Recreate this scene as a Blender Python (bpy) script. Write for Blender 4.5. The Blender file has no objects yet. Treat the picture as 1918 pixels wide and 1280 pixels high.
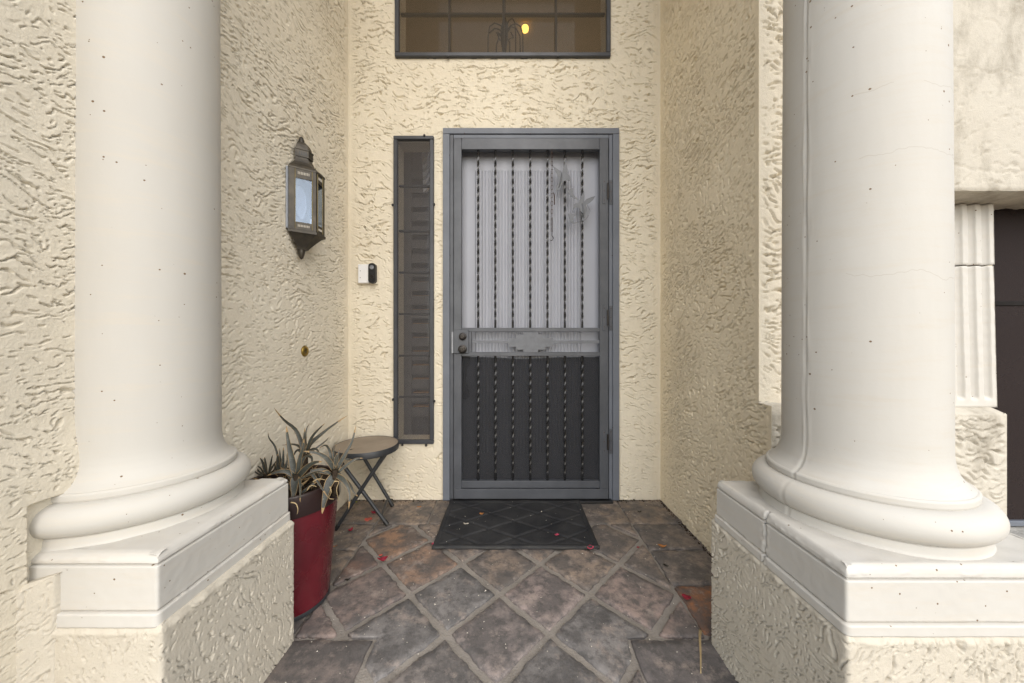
import bpy, math, random
import numpy as np
from mathutils import Vector

R = math.radians
random.seed(7)
rng = np.random.default_rng(11)
scene = bpy.context.scene
col = scene.collection

# ------------------------------------------------------------------ camera, sky, sun, exposure
FPX, CX, CY, HC = 640.0, 957.0, 640.0, 0.9      # focal length and principal point of the 1918 px photograph, eye height
cam_d = bpy.data.cameras.new('camera')
cam_d.sensor_width = 36.0
cam_d.lens = FPX / 1918.0 * 36.0
cam_d.shift_x = (959.0 - CX) / 1918.0
cam_d.clip_start = 0.02
cam_d.clip_end = 3000.0
cam = bpy.data.objects.new('camera', cam_d)
col.objects.link(cam)
cam.location = (0, 0, HC)
cam.rotation_euler = (R(90), 0, 0)
scene.camera = cam

SUN_EL, SUN_AZ = 33.0, 167.0      # azimuth clockwise from +Y: behind the camera, to the right
world = bpy.data.worlds.new('World')
scene.world = world
world.use_nodes = True
wn = world.node_tree.nodes
wl = world.node_tree.links
bg = wn.get('Background') or wn.new('ShaderNodeBackground')
sky = wn.new('ShaderNodeTexSky')
sky.sky_type = 'NISHITA'
sky.sun_disc = False
sky.sun_elevation = R(SUN_EL)
sky.sun_rotation = R(SUN_AZ)
sky.air_density = 1.0
sky.dust_density = 1.0
sky.ozone_density = 1.0
wl.new(sky.outputs[0], bg.inputs['Color'])
bg.inputs['Strength'].default_value = 0.06

sun_d = bpy.data.lights.new('sun', 'SUN')
sun_d.energy = 1.5
sun_d.angle = R(100)
sun_d.color = (1.0, 0.945, 0.86)
sun = bpy.data.objects.new('sun', sun_d)
col.objects.link(sun)
sd = Vector((math.sin(R(SUN_AZ)) * math.cos(R(SUN_EL)), math.cos(R(SUN_AZ)) * math.cos(R(SUN_EL)), math.sin(R(SUN_EL))))
sun.rotation_euler = (-sd).to_track_quat('-Z', 'Y').to_euler()
sun.location = sd * 30

scene.view_settings.view_transform = 'Standard'
scene.view_settings.look = 'None'
scene.view_settings.gamma = 1.0
scene.view_settings.exposure = 1.64
scene.view_settings.use_curve_mapping = False
scene.render.engine = 'CYCLES'
scene.cycles.max_bounces = 8
scene.cycles.diffuse_bounces = 5
scene.cycles.transparent_max_bounces = 16
scene.cycles.use_denoising = True
scene.cycles.denoising_prefilter = 'NONE'

# ------------------------------------------------------------------ places in the photograph -> metres
def at(px, py, Y):
    return Vector(((px - CX) / FPX * Y, Y, HC + (CY - py) / FPX * Y))
def onfloor(px, py, z=0.0):
    Y = FPX * (HC - z) / (py - CY)
    return Vector(((px - CX) / FPX * Y, Y, z))
YW = 1.94                       # plane of the door wall
S = YW / FPX
def bx(px): return (px - CX) * S
def bz(py): return HC + (CY - py) * S
XL = -0.925                     # left wall plane
XR = 0.851                      # right wall plane

# ------------------------------------------------------------------ noise
_perm = rng.permutation(512).astype(np.int64)
_perm = np.concatenate([_perm, _perm, _perm])
_ga = rng.random(512) * 2 * np.pi
_gx, _gy = np.cos(_ga), np.sin(_ga)
def gn(x, y, seed=0):
    x = np.asarray(x, float) + seed * 17.31
    y = np.asarray(y, float) + seed * 9.73
    xi = np.floor(x).astype(np.int64); yi = np.floor(y).astype(np.int64)
    xf = x - xi; yf = y - yi
    xi &= 511; yi &= 511
    def g(ix, iy, dx, dy):
        h = _perm[(_perm[ix & 511] + (iy & 511))]
        return _gx[h] * dx + _gy[h] * dy
    u = xf * xf * xf * (xf * (xf * 6 - 15) + 10)
    v = yf * yf * yf * (yf * (yf * 6 - 15) + 10)
    a = g(xi, yi, xf, yf); b = g(xi + 1, yi, xf - 1, yf)
    c = g(xi, yi + 1, xf, yf - 1); d = g(xi + 1, yi + 1, xf - 1, yf - 1)
    return ((a + (b - a) * u) * (1 - v) + (c + (d - c) * u) * v) * 1.5
def sstep(a, b, x):
    t = np.clip((x - a) / (b - a), 0, 1)
    return t * t * (3 - 2 * t)
def lace(u, v, seed=0, amp=0.0035, tilt=0.0, freq=1.0, cover=0.0, swirl=1.0, depth=0.013, wid=0.0022):
    """Hand-trowelled stucco: smooth laps of plaster that end in short broken ledges."""
    c, s = math.cos(tilt), math.sin(tilt)
    x, y = u * c + v * s, -u * s + v * c
    wx = x + 0.030 * swirl * gn(x * 7, y * 7, seed + 1)
    wy = y + 0.060 * swirl * gn(x * 3.1, y * 3.1, seed + 2) + 0.016 * gn(x * 13, y * 17, seed + 3)
    n = wy * 26 * freq + 0.62 * gn(wx * 8 * freq, wy * 13 * freq, seed + 4) + 0.26 * gn(wx * 30 * freq, wy * 34 * freq, seed + 5) + 0.16 * gn(wx * 90, wy * 110, seed + 14)
    f = n - np.floor(n)
    lap = np.where(f < 0.07, f / 0.07, 1 - (f - 0.07) / 0.93)
    k = np.floor(n + 0.5)
    notch = np.clip(1.25 - np.abs(f - np.round(f)) / (wid * 30 * freq), 0, 1)
    m = sstep(-0.16 - cover, 0.30 - cover, gn(wx * 10 * freq + k * 3.7, wy * 6 * freq, seed + 6)) * (0.30 + 0.70 * sstep(-0.35, 0.25, gn(x * 3.3, y * 3.3, seed + 7)))
    n2 = wy * 42 * freq + wx * 16 + 0.8 * gn(wx * 18 * freq, wy * 24 * freq, seed + 8)
    f2 = n2 - np.floor(n2)
    lap2 = np.where(f2 < 0.1, f2 / 0.1, 1 - (f2 - 0.1) / 0.9)
    notch2 = np.clip(1.25 - np.abs(f2 - np.round(f2)) / (wid * 50 * freq), 0, 1)
    m2 = sstep(0.02 - cover, 0.38 - cover, gn(wx * 26 * freq + np.floor(n2 + 0.5) * 5.1, wy * 14 * freq, seed + 9))
    h = amp * (0.55 * lap * m + 0.30 * lap2 * m2) - depth * (notch * sstep(0.35, 0.6, m) + 0.7 * notch2 * sstep(0.4, 0.65, m2))
    h += amp * 0.22 * gn(x * 16, y * 16, seed + 10) + amp * 0.07 * gn(x * 75, y * 75, seed + 11) + 0.00030 * gn(x * 230, y * 230, seed + 12)
    return h

# ------------------------------------------------------------------ materials
MATS = {}
def new_mat(name):
    m = bpy.data.materials.new(name); m.use_nodes = True
    MATS[name] = m
    nt = m.node_tree
    return m, nt.nodes, nt.links, nt.nodes['Principled BSDF']
def rgb(c): return (c[0], c[1], c[2], 1.0)
def texco(n, l, scale=(1, 1, 1)):
    tc = n.new('ShaderNodeTexCoord'); mp = n.new('ShaderNodeMapping')
    mp.inputs['Scale'].default_value = scale
    l.new(tc.outputs['Object'], mp.inputs['Vector'])
    return mp.outputs['Vector']
def noise_node(n, l, vec, scale, detail=5, rough=0.6):
    t = n.new('ShaderNodeTexNoise'); t.inputs['Scale'].default_value = scale
    t.inputs['Detail'].default_value = detail; t.inputs['Roughness'].default_value = rough
    l.new(vec, t.inputs['Vector']); return t.outputs['Fac']
def ramp(n, l, fac, stops):
    r = n.new('ShaderNodeValToRGB'); e = r.color_ramp.elements
    while len(e) < len(stops): e.new(0.5)
    for el, (p, c) in zip(e, stops):
        el.position = p; el.color = rgb(c) if len(c) == 3 else c
    l.new(fac, r.inputs['Fac']); return r.outputs['Color']
def mix(n, l, fac, a, b, mode='MIX'):
    x = n.new('ShaderNodeMix'); x.data_type = 'RGBA'; x.blend_type = mode
    if isinstance(fac, (int, float)): x.inputs[0].default_value = fac
    else: l.new(fac, x.inputs[0])
    for i, v in ((6, a), (7, b)):
        if isinstance(v, tuple): x.inputs[i].default_value = rgb(v)
        else: l.new(v, x.inputs[i])
    return x.outputs[2]
def bump(n, l, h, strength, dist, prev=None):
    b = n.new('ShaderNodeBump'); b.inputs['Strength'].default_value = strength; b.inputs['Distance'].default_value = dist
    l.new(h, b.inputs['Height'])
    if prev is not None: l.new(prev, b.inputs['Normal'])
    return b.outputs['Normal']
def plain(name, c1, c2=None, scale=6, rough=0.6, metal=0.0, bs=0.0, bscale=150, bdist=0.001, spec=0.5, stretch=(1, 1, 1), coat=0.0):
    m, n, l, p = new_mat(name)
    c2 = c2 or tuple(x * 0.82 for x in c1)
    v = texco(n, l, stretch)
    f = noise_node(n, l, v, scale)
    l.new(ramp(n, l, f, [(0.3, c2), (0.7, c1)]), p.inputs['Base Color'])
    p.inputs['Metallic'].default_value = metal
    p.inputs['Specular IOR Level'].default_value = spec
    rr = n.new('ShaderNodeMapRange'); l.new(f, rr.inputs['Value'])
    rr.inputs['To Min'].default_value = min(1, rough + 0.10); rr.inputs['To Max'].default_value = max(0.02, rough - 0.08)
    l.new(rr.outputs[0], p.inputs['Roughness'])
    if coat: p.inputs['Coat Weight'].default_value = coat
    if bs: l.new(bump(n, l, noise_node(n, l, v, bscale, 3), bs, bdist), p.inputs['Normal'])
    return m
def stucco(name, c1, c2, stain=None):
    m, n, l, p = new_mat(name)
    v = texco(n, l)
    a = noise_node(n, l, v, 2.2, 6)
    base = ramp(n, l, a, [(0.32, c2), (0.68, c1)])
    b = noise_node(n, l, v, 46, 4)
    base = mix(n, l, ramp(n, l, b, [(0.35, (0, 0, 0)), (0.75, (0.22, 0.22, 0.22))]), base, tuple(x * 0.72 for x in c2))
    g = noise_node(n, l, texco(n, l, (1.0, 1.0, 0.55)), 1.4, 7, 0.65)
    base = mix(n, l, ramp(n, l, g, [(0.50, (0, 0, 0)), (0.72, (0.35, 0.35, 0.35))]), base, tuple(x * 0.80 for x in c2))
    if stain:
        s = noise_node(n, l, texco(n, l, (1.6, 1.6, 0.9)), 3.6, 8, 0.7)
        base = mix(n, l, ramp(n, l, s, [(0.48, (0, 0, 0)), (0.66, (0.8, 0.8, 0.8))]), base, stain)
    l.new(base, p.inputs['Base Color'])
    p.inputs['Roughness'].default_value = 0.85
    p.inputs['Specular IOR Level'].default_value = 0.25
    b1 = bump(n, l, noise_node(n, l, v, 150, 6, 0.75), 0.75, 0.0022)
    l.new(b1, p.inputs['Normal'])
    return m
def cast(name, c1, c2, dirt, pits=0.5, cracks=()):
    """Painted cast concrete: smooth, with air-bubble pits and faint soiling."""
    m, n, l, p = new_mat(name)
    v = texco(n, l)
    a = noise_node(n, l, texco(n, l, (1, 1, 0.45)), 3.5, 6)
    base = ramp(n, l, a, [(0.3, c2), (0.66, c1)])
    s = noise_node(n, l, texco(n, l, (0.8, 0.8, 7.0)), 8, 8, 0.75)
    base = mix(n, l, ramp(n, l, s, [(0.50, (0, 0, 0)), (0.75, (0.38, 0.38, 0.38))]), base, dirt)
    vo = n.new('ShaderNodeTexVoronoi'); vo.inputs['Scale'].default_value = 58; l.new(v, vo.inputs['Vector'])
    sp = n.new('ShaderNodeSeparateColor'); l.new(vo.outputs['Color'], sp.inputs[0])
    cl = noise_node(n, l, v, 5.0, 2)
    ad = n.new('ShaderNodeMath'); ad.operation = 'MULTIPLY_ADD'; l.new(cl, ad.inputs[0]); ad.inputs[1].default_value = 1.3; l.new(sp.outputs[0], ad.inputs[2])
    thr = n.new('ShaderNodeMapRange'); l.new(ad.outputs[0], thr.inputs['Value'])
    thr.inputs['From Min'].default_value = 1.36 - 0.25 * pits; thr.inputs['From Max'].default_value = 1.75
    thr.inputs['To Min'].default_value = 0.0; thr.inputs['To Max'].default_value = 0.145
    ls = n.new('ShaderNodeMath'); ls.operation = 'LESS_THAN'; l.new(vo.outputs['Distance'], ls.inputs[0]); l.new(thr.outputs[0], ls.inputs[1])
    base = mix(n, l, ls.outputs[0], base, (0.17, 0.11, 0.06))
    for z0, sc, ph in cracks:        # hairline cracks running round the shaft
        wv = noise_node(n, l, texco(n, l, (1, 1, 0.1)), sc, 5, 0.6)
        sx = n.new('ShaderNodeSeparateXYZ'); l.new(v, sx.inputs[0])
        d = n.new('ShaderNodeMath'); d.operation = 'MULTIPLY_ADD'; l.new(wv, d.inputs[0]); d.inputs[1].default_value = 0.10; l.new(sx.outputs[2], d.inputs[2])
        e = n.new('ShaderNodeMath'); e.operation = 'SUBTRACT'; l.new(d.outputs[0], e.inputs[0]); e.inputs[1].default_value = z0 + 0.05
        ab = n.new('ShaderNodeMath'); ab.operation = 'ABSOLUTE'; l.new(e.outputs[0], ab.inputs[0])
        lt = n.new('ShaderNodeMath'); lt.operation = 'LESS_THAN'; l.new(ab.outputs[0], lt.inputs[0]); lt.inputs[1].default_value = 0.0007
        mk = n.new('ShaderNodeMath'); mk.operation = 'GREATER_THAN'; l.new(noise_node(n, l, texco(n, l, (1, 1, 0.05)), 4.0 + ph, 1), mk.inputs[0]); mk.inputs[1].default_value = 0.47
        mm = n.new('ShaderNodeMath'); mm.operation = 'MULTIPLY'; l.new(lt.outputs[0], mm.inputs[0]); l.new(mk.outputs[0], mm.inputs[1])
        m3 = n.new('ShaderNodeMath'); m3.operation = 'MULTIPLY'; l.new(mm.outputs[0], m3.inputs[0]); m3.inputs[1].default_value = 0.32
        base = mix(n, l, m3.outputs[0], base, (0.30, 0.24, 0.17))
    l.new(base, p.inputs['Base Color'])
    p.inputs['Roughness'].default_value = 0.62
    p.inputs['Specular IOR Level'].default_value = 0.35
    inv = n.new('ShaderNodeMath'); inv.operation = 'SUBTRACT'; inv.inputs[0].default_value = 1.0; l.new(ls.outputs[0], inv.inputs[1])
    b1 = bump(n, l, noise_node(n, l, v, 60, 6, 0.65), 0.22, 0.0015)
    b2 = bump(n, l, inv.outputs[0], 0.7, 0.002, b1)
    l.new(b2, p.inputs['Normal'])
    return m

CREAM = (0.74, 0.635, 0.455)
M_ST = stucco('cream stucco', (0.765, 0.70, 0.565), (0.72, 0.65, 0.515))
M_STL = stucco('pale stucco', (0.785, 0.72, 0.59), (0.735, 0.665, 0.535))
M_PED = stucco('dimmed pedestal stucco', (0.60, 0.555, 0.465), (0.555, 0.505, 0.415))  # same paint as the walls, darkened to offset the stronger light here
M_STR = stucco('shaded tan stucco', (0.82, 0.72, 0.54), (0.765, 0.66, 0.48))
M_STW = stucco('weathered white stucco', (0.56, 0.525, 0.45), (0.51, 0.47, 0.395), stain=(0.25, 0.22, 0.17))
M_COL = cast('painted cast column', (0.535, 0.517, 0.475), (0.505, 0.483, 0.437), (0.60, 0.52, 0.40), 0.9)
M_COLR = cast('painted cast column with cracks', (0.535, 0.517, 0.475), (0.50, 0.478, 0.432), (0.50, 0.43, 0.33), 0.6, ((0.545, 5, 0), (0.79, 6, 1.3), (0.93, 4, 2.1)))
M_CAP = cast('painted cast plinth', (0.56, 0.542, 0.50), (0.525, 0.503, 0.458), (0.55, 0.47, 0.36), 1.2)
M_MET = plain('grey door paint', (0.085, 0.092, 0.106), (0.055, 0.06, 0.07), 9, 0.42, 0.0, 0.25, 420, 0.0006, 0.5)
M_CAS = plain('blue grey trim paint', (0.145, 0.16, 0.19), (0.115, 0.127, 0.15), 5, 0.5, 0.0, 0.15, 300, 0.0006)
M_BAR = plain('dark bar paint', (0.020, 0.021, 0.024), (0.010, 0.010, 0.011), 40, 0.25, 0.0, 0, spec=0.7)
M_BRZ = plain('bronze screen frame', (0.058, 0.062, 0.072), (0.038, 0.04, 0.045), 12, 0.4, 0.0, 0.1, 300)
M_BLK = plain('black plastic', (0.012, 0.012, 0.013), (0.02, 0.02, 0.02), 30, 0.35)
M_WHT = plain('white plastic', (0.80, 0.80, 0.80), (0.74, 0.74, 0.74), 10, 0.4)
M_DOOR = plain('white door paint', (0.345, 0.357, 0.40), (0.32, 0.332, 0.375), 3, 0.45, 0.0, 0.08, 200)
M_STEEL = plain('brushed cut steel', (0.30, 0.31, 0.33), (0.22, 0.23, 0.25), 60, 0.45, 0.5, 0.2, 300, 0.0005)
M_ORN = plain('weathered cut steel', (0.145, 0.153, 0.17), (0.11, 0.117, 0.13), 45, 0.5, 0.0, 0.3, 300, 0.0005)
M_KNOB = plain('dark oiled knob', (0.055, 0.048, 0.042), (0.03, 0.027, 0.025), 40, 0.3, 0.6)
M_BRASS = plain('aged brass', (0.42, 0.29, 0.07), (0.22, 0.15, 0.04), 60, 0.35, 0.9)
M_LANT = plain('antique bronze', (0.085, 0.072, 0.052), (0.045, 0.04, 0.034), 26, 0.45, 0.5, 0.2, 200)
M_LBRS = plain('lantern brass edge', (0.20, 0.155, 0.06), (0.11, 0.085, 0.04), 40, 0.4, 0.7)
M_LREF = plain('silvered lantern back', (0.42, 0.45, 0.50), (0.34, 0.36, 0.40), 12, 0.35, 0.3)
M_RUB = plain('black rubber', (0.013, 0.014, 0.017), (0.040, 0.040, 0.041), 8, 0.75, 0, 0.5, 500, 0.001, 0.3)
M_RUBE = plain('grey worn rubber edge', (0.05, 0.05, 0.048), (0.028, 0.028, 0.028), 30, 0.7, 0, 0.5, 300, 0.001, 0.3)
M_RED = plain('red glaze', (0.125, 0.008, 0.016), (0.075, 0.005, 0.010), 7, 0.26, 0, 0.05, 60, 0.001, 0.6, coat=0.3)
M_DRK = plain('dark brown glaze', (0.028, 0.014, 0.013), (0.015, 0.008, 0.008), 6, 0.3, 0, 0.05, 60, 0.001, 0.6)
M_SOIL = plain('potting soil', (0.06, 0.045, 0.032), (0.025, 0.018, 0.012), 60, 0.95, 0, 1.0, 120, 0.01, 0.1)
M_TTOP = plain('taupe table top', (0.30, 0.245, 0.19), (0.22, 0.18, 0.14), 7, 0.55, 0, 0.15, 200)
M_TLEG = plain('black tube paint', (0.035, 0.038, 0.042), (0.022, 0.023, 0.026), 30, 0.4)
M_GROUT = plain('sanded grout', (0.32, 0.292, 0.26), (0.215, 0.195, 0.172), 9, 0.92, 0, 0.9, 180, 0.004, 0.15)
M_EARTH = plain('desert gravel', (0.33, 0.26, 0.19), (0.22, 0.17, 0.125), 30, 0.95, 0, 0.6, 60, 0.02, 0.2)
M_PETAL = plain('crimson petal', (0.32, 0.012, 0.035), (0.16, 0.006, 0.018), 60, 0.6, 0, 0.4, 200, 0.001)
M_PINK = plain('pink petal', (0.52, 0.07, 0.13), (0.36, 0.035, 0.07), 60, 0.6, 0, 0.4, 200, 0.001)
M_CORAL = plain('coral petal', (0.62, 0.16, 0.11), (0.45, 0.07, 0.05), 60, 0.6, 0, 0.4, 200, 0.001)
M_ORNG = plain('orange dry leaf', (0.52, 0.22, 0.06), (0.33, 0.13, 0.04), 60, 0.7, 0, 0.4, 200, 0.001)
M_STRAW = plain('straw leaf', (0.42, 0.32, 0.17), (0.28, 0.20, 0.10), 40, 0.7, 0, 0.4, 200, 0.001)
M_PALE = plain('pale bit', (0.62, 0.58, 0.50), (0.45, 0.41, 0.35), 40, 0.8)
M_LEAFE = plain('leaf margin', (0.33, 0.22, 0.10), (0.20, 0.13, 0.06), 40, 0.7)
M_INT = plain('hall paint', (0.44, 0.39, 0.31), (0.40, 0.355, 0.28), 2, 0.8)
M_INTD = plain('dark wood panel', (0.20, 0.19, 0.185), (0.16, 0.15, 0.145), 14, 0.6)
M_AMBER = plain('amber slot light', (0.50, 0.26, 0.08), (0.36, 0.18, 0.05), 20, 0.6)
M_IRON = plain('wrought iron', (0.020, 0.018, 0.017), (0.014, 0.012, 0.011), 20, 0.8, spec=0.1)
M_SILL = plain('rough concrete sill', (0.42, 0.41, 0.38), (0.26, 0.25, 0.23), 90, 0.9, 0, 0.9, 160, 0.004, 0.2)
M_REFLECT = plain('pale curtain', (0.62, 0.63, 0.66), (0.52, 0.53, 0.56), 8, 0.8)
M_RUST = plain('rusty chain', (0.09, 0.055, 0.04), (0.045, 0.03, 0.025), 90, 0.6, 0.5)

def tile_mat():
    m, n, l, p = new_mat('clay tile')
    oi = n.new('ShaderNodeObjectInfo')
    tc = n.new('ShaderNodeTexCoord')
    v0 = tc.outputs['Object']
    rv = n.new('ShaderNodeVectorMath'); rv.operation = 'MULTIPLY_ADD'; rv.inputs[1].default_value = (40, 40, 40)
    l.new(oi.outputs['Random'], rv.inputs[0]); l.new(v0, rv.inputs[2])
    v = tcv = rv.outputs[0]
    a = noise_node(n, l, tcv, 9, 8, 0.68)
    warm = oi.outputs['Color']
    grey = mix(n, l, 0.78, warm, (0.088, 0.084, 0.083))
    base = mix(n, l, ramp(n, l, a, [(0.44, (0, 0, 0)), (0.60, (1, 1, 1))]), grey, warm)
    b = noise_node(n, l, v, 26, 8, 0.75)
    base = mix(n, l, ramp(n, l, b, [(0.48, (0, 0, 0)), (0.60, (0.75, 0.75, 0.75))]), base, (0.080, 0.075, 0.073))
    c = noise_node(n, l, v, 17, 6, 0.7)
    base = mix(n, l, ramp(n, l, c, [(0.55, (0, 0, 0)), (0.68, (0.65, 0.65, 0.65))]), base, (0.34, 0.285, 0.25))
    l.new(base, p.inputs['Base Color'])
    rr = n.new('ShaderNodeMapRange'); l.new(b, rr.inputs['Value']); rr.inputs['To Min'].default_value = 0.48; rr.inputs['To Max'].default_value = 0.8
    l.new(rr.outputs[0], p.inputs['Roughness'])
    p.inputs['Specular IOR Level'].default_value = 0.4
    b1 = bump(n, l, noise_node(n, l, v, 30, 8, 0.7), 0.55, 0.006)
    l.new(bump(n, l, noise_node(n, l, v, 160, 5, 0.7), 0.5, 0.002, b1), p.inputs['Normal'])
    return m
M_TILE = tile_mat()

def leaf_mat():
    m, n, l, p = new_mat('aloe leaf')
    v = texco(n, l)
    a = noise_node(n, l, v, 18, 5)
    base = ramp(n, l, a, [(0.3, (0.018, 0.020, 0.015)), (0.52, (0.036, 0.040, 0.033)), (0.75, (0.085, 0.080, 0.068))])
    sp = noise_node(n, l, v, 330, 2)
    base = mix(n, l, ramp(n, l, sp, [(0.62, (0, 0, 0)), (0.72, (0.7, 0.7, 0.7))]), base, (0.24, 0.25, 0.20))
    l.new(base, p.inputs['Base Color']); p.inputs['Roughness'].default_value = 0.5
    l.new(bump(n, l, a, 0.3, 0.004), p.inputs['Normal'])
    return m
M_LEAF = leaf_mat()

def mesh_screen(name, colr, see):
    """Woven insect / sun screen too fine to resolve: part open, part thread."""
    m, n, l, p = new_mat(name)
    out = n['Material Output']
    v = texco(n, l)
    p.inputs['Base Color'].default_value = rgb(colr); p.inputs['Roughness'].default_value = 0.7; p.inputs['Specular IOR Level'].default_value = 0.08
    tr = n.new('ShaderNodeBsdfTransparent'); mx = n.new('ShaderNodeMixShader')
    f = noise_node(n, l, v, 5, 4)
    mr = n.new('ShaderNodeMapRange'); l.new(f, mr.inputs['Value']); mr.inputs['To Min'].default_value = see - 0.06; mr.inputs['To Max'].default_value = see + 0.06
    l.new(mr.outputs[0], mx.inputs[0]); l.new(p.outputs[0], mx.inputs[1]); l.new(tr.outputs[0], mx.inputs[2])
    l.new(mx.outputs[0], out.inputs['Surface'])
    return m
M_SCR_DOOR = mesh_screen('door insect mesh', (0.034, 0.035, 0.039), 0.42)
M_SCR_TOP = mesh_screen('transom sun screen', (0.080, 0.066, 0.048), 0.42)
M_SCR_SIDE = mesh_screen('sidelight sun screen', (0.095, 0.092, 0.093), 0.50)
M_SCR_RIGHT = mesh_screen('window sun screen', (0.028, 0.021, 0.020), 0.10)
def pane_mat(name, refl, tint=(1, 1, 1), top=0.95):
    m, n, l, p = new_mat(name)
    out = n['Material Output']
    tr = n.new('ShaderNodeBsdfTransparent'); tr.inputs[0].default_value = rgb(tint)
    gl = n.new('ShaderNodeBsdfGlossy'); gl.inputs['Roughness'].default_value = 0.03; gl.inputs[0].default_value = (0.80, 0.90, 1.0, 1)
    lw = n.new('ShaderNodeLayerWeight'); lw.inputs['Blend'].default_value = 0.5
    pw = n.new('ShaderNodeMath'); pw.operation = 'POWER'; l.new(lw.outputs['Facing'], pw.inputs[0]); pw.inputs[1].default_value = 4.0
    mr = n.new('ShaderNodeMapRange'); l.new(pw.outputs[0], mr.inputs['Value']); mr.inputs['To Min'].default_value = refl; mr.inputs['To Max'].default_value = top
    mx = n.new('ShaderNodeMixShader'); l.new(mr.outputs[0], mx.inputs[0]); l.new(tr.outputs[0], mx.inputs[1]); l.new(gl.outputs[0], mx.inputs[2])
    l.new(mx.outputs[0], out.inputs['Surface'])
    return m
M_GLASS = pane_mat('window glass', 0.015, top=0.3)
M_LGLASS = pane_mat('lantern glass', 0.07, (0.90, 0.94, 1.0))
def emit_mat(name, c, s):
    m, n, l, p = new_mat(name)
    p.inputs['Base Color'].default_value = rgb(c); p.inputs['Emission Color'].default_value = rgb(c); p.inputs['Emission Strength'].default_value = s
    return m
M_LAMP = emit_mat('warm lamp lens', (1.0, 0.55, 0.10), 1.6)

# ------------------------------------------------------------------ object helpers
def tag(o, label=None, cat=None, group=None, kind=None):
    if label: o['label'] = label
    if cat: o['category'] = cat
    if group: o['group'] = group
    if kind: o['kind'] = kind
    return o
def thing(name, loc, label, cat, group=None):
    o = bpy.data.objects.new(name, None); col.objects.link(o)
    o.location = loc; o.empty_display_size = 0.05
    return tag(o, label, cat, group)
def origin_of(o):
    v = Vector((0, 0, 0))
    while o is not None:
        v += o.location; o = o.parent
    return v
def link_mesh(name, me, mat, parent=None, smooth=False):
    o = bpy.data.objects.new(name, me); col.objects.link(o)
    if mat is not None:
        for m in (mat if isinstance(mat, (list, tuple)) else [mat]): me.materials.append(m)
    if parent is not None: o.parent = parent
    if smooth: me.polygons.foreach_set('use_smooth', [True] * len(me.polygons))
    return o

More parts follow.
